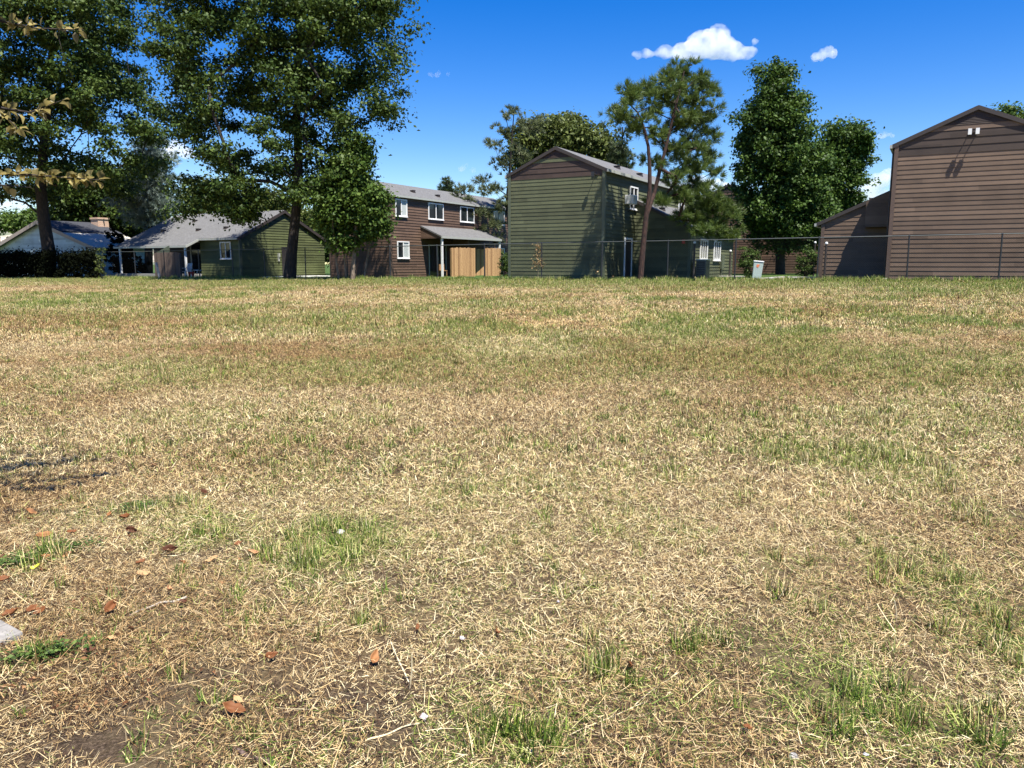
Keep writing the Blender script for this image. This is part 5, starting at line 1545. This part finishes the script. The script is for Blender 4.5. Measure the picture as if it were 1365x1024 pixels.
FL = [(42, 689, .10, 'orange', .2, .5, .3, 'orange leaf highest of the cluster near the left edge'), (40, 698, .06, 'rust', 1.2, .6, .2, 'small rust leaf just under the highest orange leaf'),
      (60, 722, .12, 'orange', .4, .7, .5, 'large curled orange leaf between two mossy patches'), (95, 716, .08, 'rust', .9, .5, .3, 'rust leaf lying above the right mossy patch'),
      (62, 750, .08, 'orange', .6, .6, .3, 'orange leaf touching the left mossy patch'), (90, 747, .09, 'pink', .3, .3, .2, 'pinkish flat leaf below the right mossy patch'),
      (48, 763, .07, 'yellow', .5, .3, .3, 'bright yellow green leaf beside the moss'), (56, 768, .06, 'rust', 2.2, .5, .3, 'dark red leaf tucked against the yellow leaf'),
      (5, 750, .07, 'brown', .2, .6, .3, 'dark brown leaf at the very left beside moss'), (4, 781, .10, 'rust', .8, .6, .3, 'rust leaf cut by the left edge above the slab'),
      (146, 692, .06, 'orange', 1.4, .8, .4, 'small cupped orange leaf by the upper mossy patch'), (168, 696, .09, 'rust', .1, .9, .3, 'cupped brown orange leaf right of the small cupped one'),
      (178, 714, .10, 'brown', -.1, .9, .8, 'dark arched leaf alone on the straw'), (228, 740, .11, 'brown', .1, .9, .7, 'dark arched leaf lying over a pale straw'),
      (188, 757, .07, 'rust', .8, .6, .3, 'small rust leaf left of the arched dark one'), (245, 757, .06, 'rust', .2, .6, .4, 'tiny rust leaf below the pale straw'),
      (283, 753, .10, 'tan', .1, .3, .1, 'long flat tan leaf below the left green tuft'), (318, 732, .07, 'rust', .7, .6, .4, 'rust leaf at the foot of the left green tuft'),
      (338, 743, .09, 'pink', 0, .4, .1, 'flat pinkish leaf right of the rust leaf by the tuft'), (190, 773, .10, 'tan', .9, .5, .4, 'pale orange leaf standing above the stick'),
      (224, 795, .09, 'pink', 2.0, .8, .6, 'narrow pale leaf leaning on the stick'), (147, 820, .11, 'rust', 1.35, .9, .5, 'upright curled rust leaf above the bare soil'),
      (245, 811, .06, 'brown', .3, .6, .3, 'small dark leaf under the tip of the stick'), (15, 826, .10, 'rust', .3, .5, .3, 'rust leaf just above the concrete slab'),
      (43, 821, .08, 'rust', 1.2, .6, .4, 'left of two rust leaves above the slab'), (55, 823, .08, 'rust', .6, .6, .4, 'right of two rust leaves above the slab'),
      (120, 877, .07, 'brown', .5, .6, .3, 'brown leaf at the end of the clover'), (310, 957, .12, 'rust', .1, .6, .3, 'broad rust leaf on the dark soil'),
      (318, 943, .06, 'tan', -.2, .4, .2, 'small yellowish tan leaf above the broad rust leaf'), (362, 884, .07, 'rust', .5, .8, .5, 'small folded rust leaf on straw near the soil patch'),
      (497, 887, .10, 'orange', 1.5, .8, .6, 'upright narrow orange leaf in the middle foreground'), (556, 844, .05, 'rust', 1.5, .6, .5, 'little red leaf above the white scrap'),
      (661, 851, .06, 'rust', 1.9, .8, .6, 'small cupped red leaf right of the white scrap'), (838, 897, .07, 'rust', 1.5, .7, .7, 'rust leaf caught upright in a green tuft'),
      (995, 980, .05, 'rust', .2, .5, .3, 'small red leaf at the lower right straw'), (150, 860, .06, 'tan', .4, .5, .3, 'tan leaf between clover and stick'),
      (205, 625, .07, 'brown', .2, .8, .5, 'dark leaf far up the lawn beyond the others'), (272, 662, .08, 'brown', .1, .9, .6, 'dark folded leaf above the left green tuft')]
for i, q in enumerate(FL): fallen(q[0], q[1], q[2] * .74, *q[3:], i)

def litter():
    rng = np.random.RandomState(95); v, f, tn = [], [], []
    c0 = gnd(120, 770)
    for k in range(420):
        q = gnd(rng.uniform(-20, 380) * rng.uniform(.3, 1), rng.uniform(660, 960)) - c0 + Vector((0, 0, rng.uniform(.012, .03)))
        n = np.array([0, 0, 1.]) + rand_dirs(rng, 1)[0] * .9; n /= np.linalg.norm(n)
        t = np.cross(n, rand_dirs(rng, 1)[0]); t /= np.linalg.norm(t)
        a, b = leaf_shape(np.array(q), t, n, rng.uniform(.010, .034), rng.uniform(.008, .018), rng.uniform(.2, 1.2))
        o = len(v); v.extend(a); f.extend([tuple(o + x for x in ff) for ff in b]); tn.extend([rng.uniform(0, 1)] * len(a))
    o = link('leaf_litter', np_mesh('leaf_litter', np.array(v), np.array(f), {'rnd': tn}), leaf_mat('litter', (.05, .022, .012), (.15, .065, .03), (.34, .19, .09), .7, .1, .1))
    o.location = c0; tag(o, 'crumbled brown leaf bits strewn over the left of the near lawn', 'leaf litter', None, 'stuff')
litter()

def stick(name, pts, rs, m, label, cat='stick', lift=.012):
    P = [gnd(*q) + Vector((0, 0, lift)) for q in pts]; b0 = P[0].copy()
    # smooth the run of points
    out, rr = [], []
    for i in range(len(P) - 1):
        for k in range(4):
            t = k / 4; out.append(P[i].lerp(P[i + 1], t) - b0 + Vector((0, 0, .004 * math.sin(3 * (i + t) + 1)))); rr.append(rs[i] + (rs[i + 1] - rs[i]) * t)
    out.append(P[-1] - b0); rr.append(rs[-1])
    d = MB(); d.tube(out, rr, 7); o = d.build(name, m, None, 0, True); o.location = b0; tag(o, label, cat)
    return o
gw = plain('grey_wood', (.42, .37, .30), .8, scale=60); dw = plain('dark_wood', (.12, .08, .065), .8, scale=60); pst = plain('pale_straw', (.66, .56, .34), .6, scale=50)
stick('stick', [(170, 826), (190, 815), (212, 808), (230, 805), (249, 799)], [.003, .004, .0055, .006, .0065], gw, 'bleached crooked stick on the straw left of centre')
stick('stick', [(312, 1002), (330, 1012), (352, 1019), (380, 1030)], [.007, .008, .009, .009], dw, 'dark brown stick poking up from the bottom edge')
stick('straw_stalk', [(217, 745), (232, 743), (250, 740)], [.003, .003, .002], pst, 'pale straw under the arched dark leaf', 'straw')
stick('straw_stalk', [(487, 993), (510, 984), (535, 975), (560, 968)], [.003, .0035, .003, .002], pst, 'long pale stalk pointing at the pinkish petal scrap', 'straw')
stick('straw_stalk', [(846, 945), (880, 915), (905, 900)], [.002, .0025, .002], pst, 'slender stalk bending past the upright rust leaf', 'straw')
stick('straw_stalk', [(760, 985), (800, 965), (860, 940)], [.002, .0025, .002], pst, 'slim diagonal stalk right of the coarse tuft', 'straw')
stick('straw_stalk', [(545, 920), (532, 890), (520, 862)], [.003, .003, .002], pst, 'left arm of a forked pale stalk near the upright orange leaf', 'straw', .03)
def straw_up(q0, q1, h, label):
    a = gnd(*q0); b = at(q1[0], q1[1], a.y - .02); d = MB(); d.tube([Vector((0, 0, 0)), (b - a) * .5 + Vector((.004, 0, .003)), b - a], [.003, .003, .002], 6)
    o = d.build('straw_stalk', pst); o.location = a; tag(o, label, 'straw')
straw_up((546, 920), (549, 872), .1, 'upright pale stalk standing in the middle foreground')
straw_up((1195, 830), (1192, 800), .1, 'short upright stub of stalk in the right foreground')

def scrap(px, py, s, label, seed, col):
    rng = np.random.RandomState(seed); n = 7; v = []; f = []
    for i in range(n):
        for j in range(4):
            v.append(((i / (n - 1) - .5) * s, (j / 3 - .5) * s * .5 * (.5 + .5 * math.sin(math.pi * (i + .5) / n)), .3 * s * float(vnoise(i * .6, j * .8, seed)) + .1 * s * math.sin(i)))
    for i in range(n - 1):
        for j in range(3): a = i * 4 + j; f.append((a, a + 1, a + 5, a + 4))
    o = link('paper_scrap', np_mesh('paper_scrap', np.array(v), np.array(f), None, False), plain('scrap_paper', col, .6, var=.06))
    sd_ = o.modifiers.new('thick', 'SOLIDIFY'); sd_.thickness = .0008
    o.location = gnd(px, py) + Vector((0, 0, .02)); o.rotation_euler = (.4, -.3, -.8); tag(o, label, 'scrap')
scrap(617, 858, .036, 'torn white scrap above the coarse tuft', 1, (.5, .48, .5))
scrap(566, 964, .042, 'crumpled pinkish white petal scrap at the tip of the long stalk', 2, (.52, .42, .45))
scrap(745, 808, .022, 'tiny white fleck in the middle of the straw', 3, (.5, .48, .5))
scrap(1154, 1014, .02, 'tiny white scrap under the large right-hand tuft', 4, (.5, .5, .5))
scrap(455, 715, .07, 'greyish scrap hidden in the top of the central green tuft', 5, (.4, .38, .34))
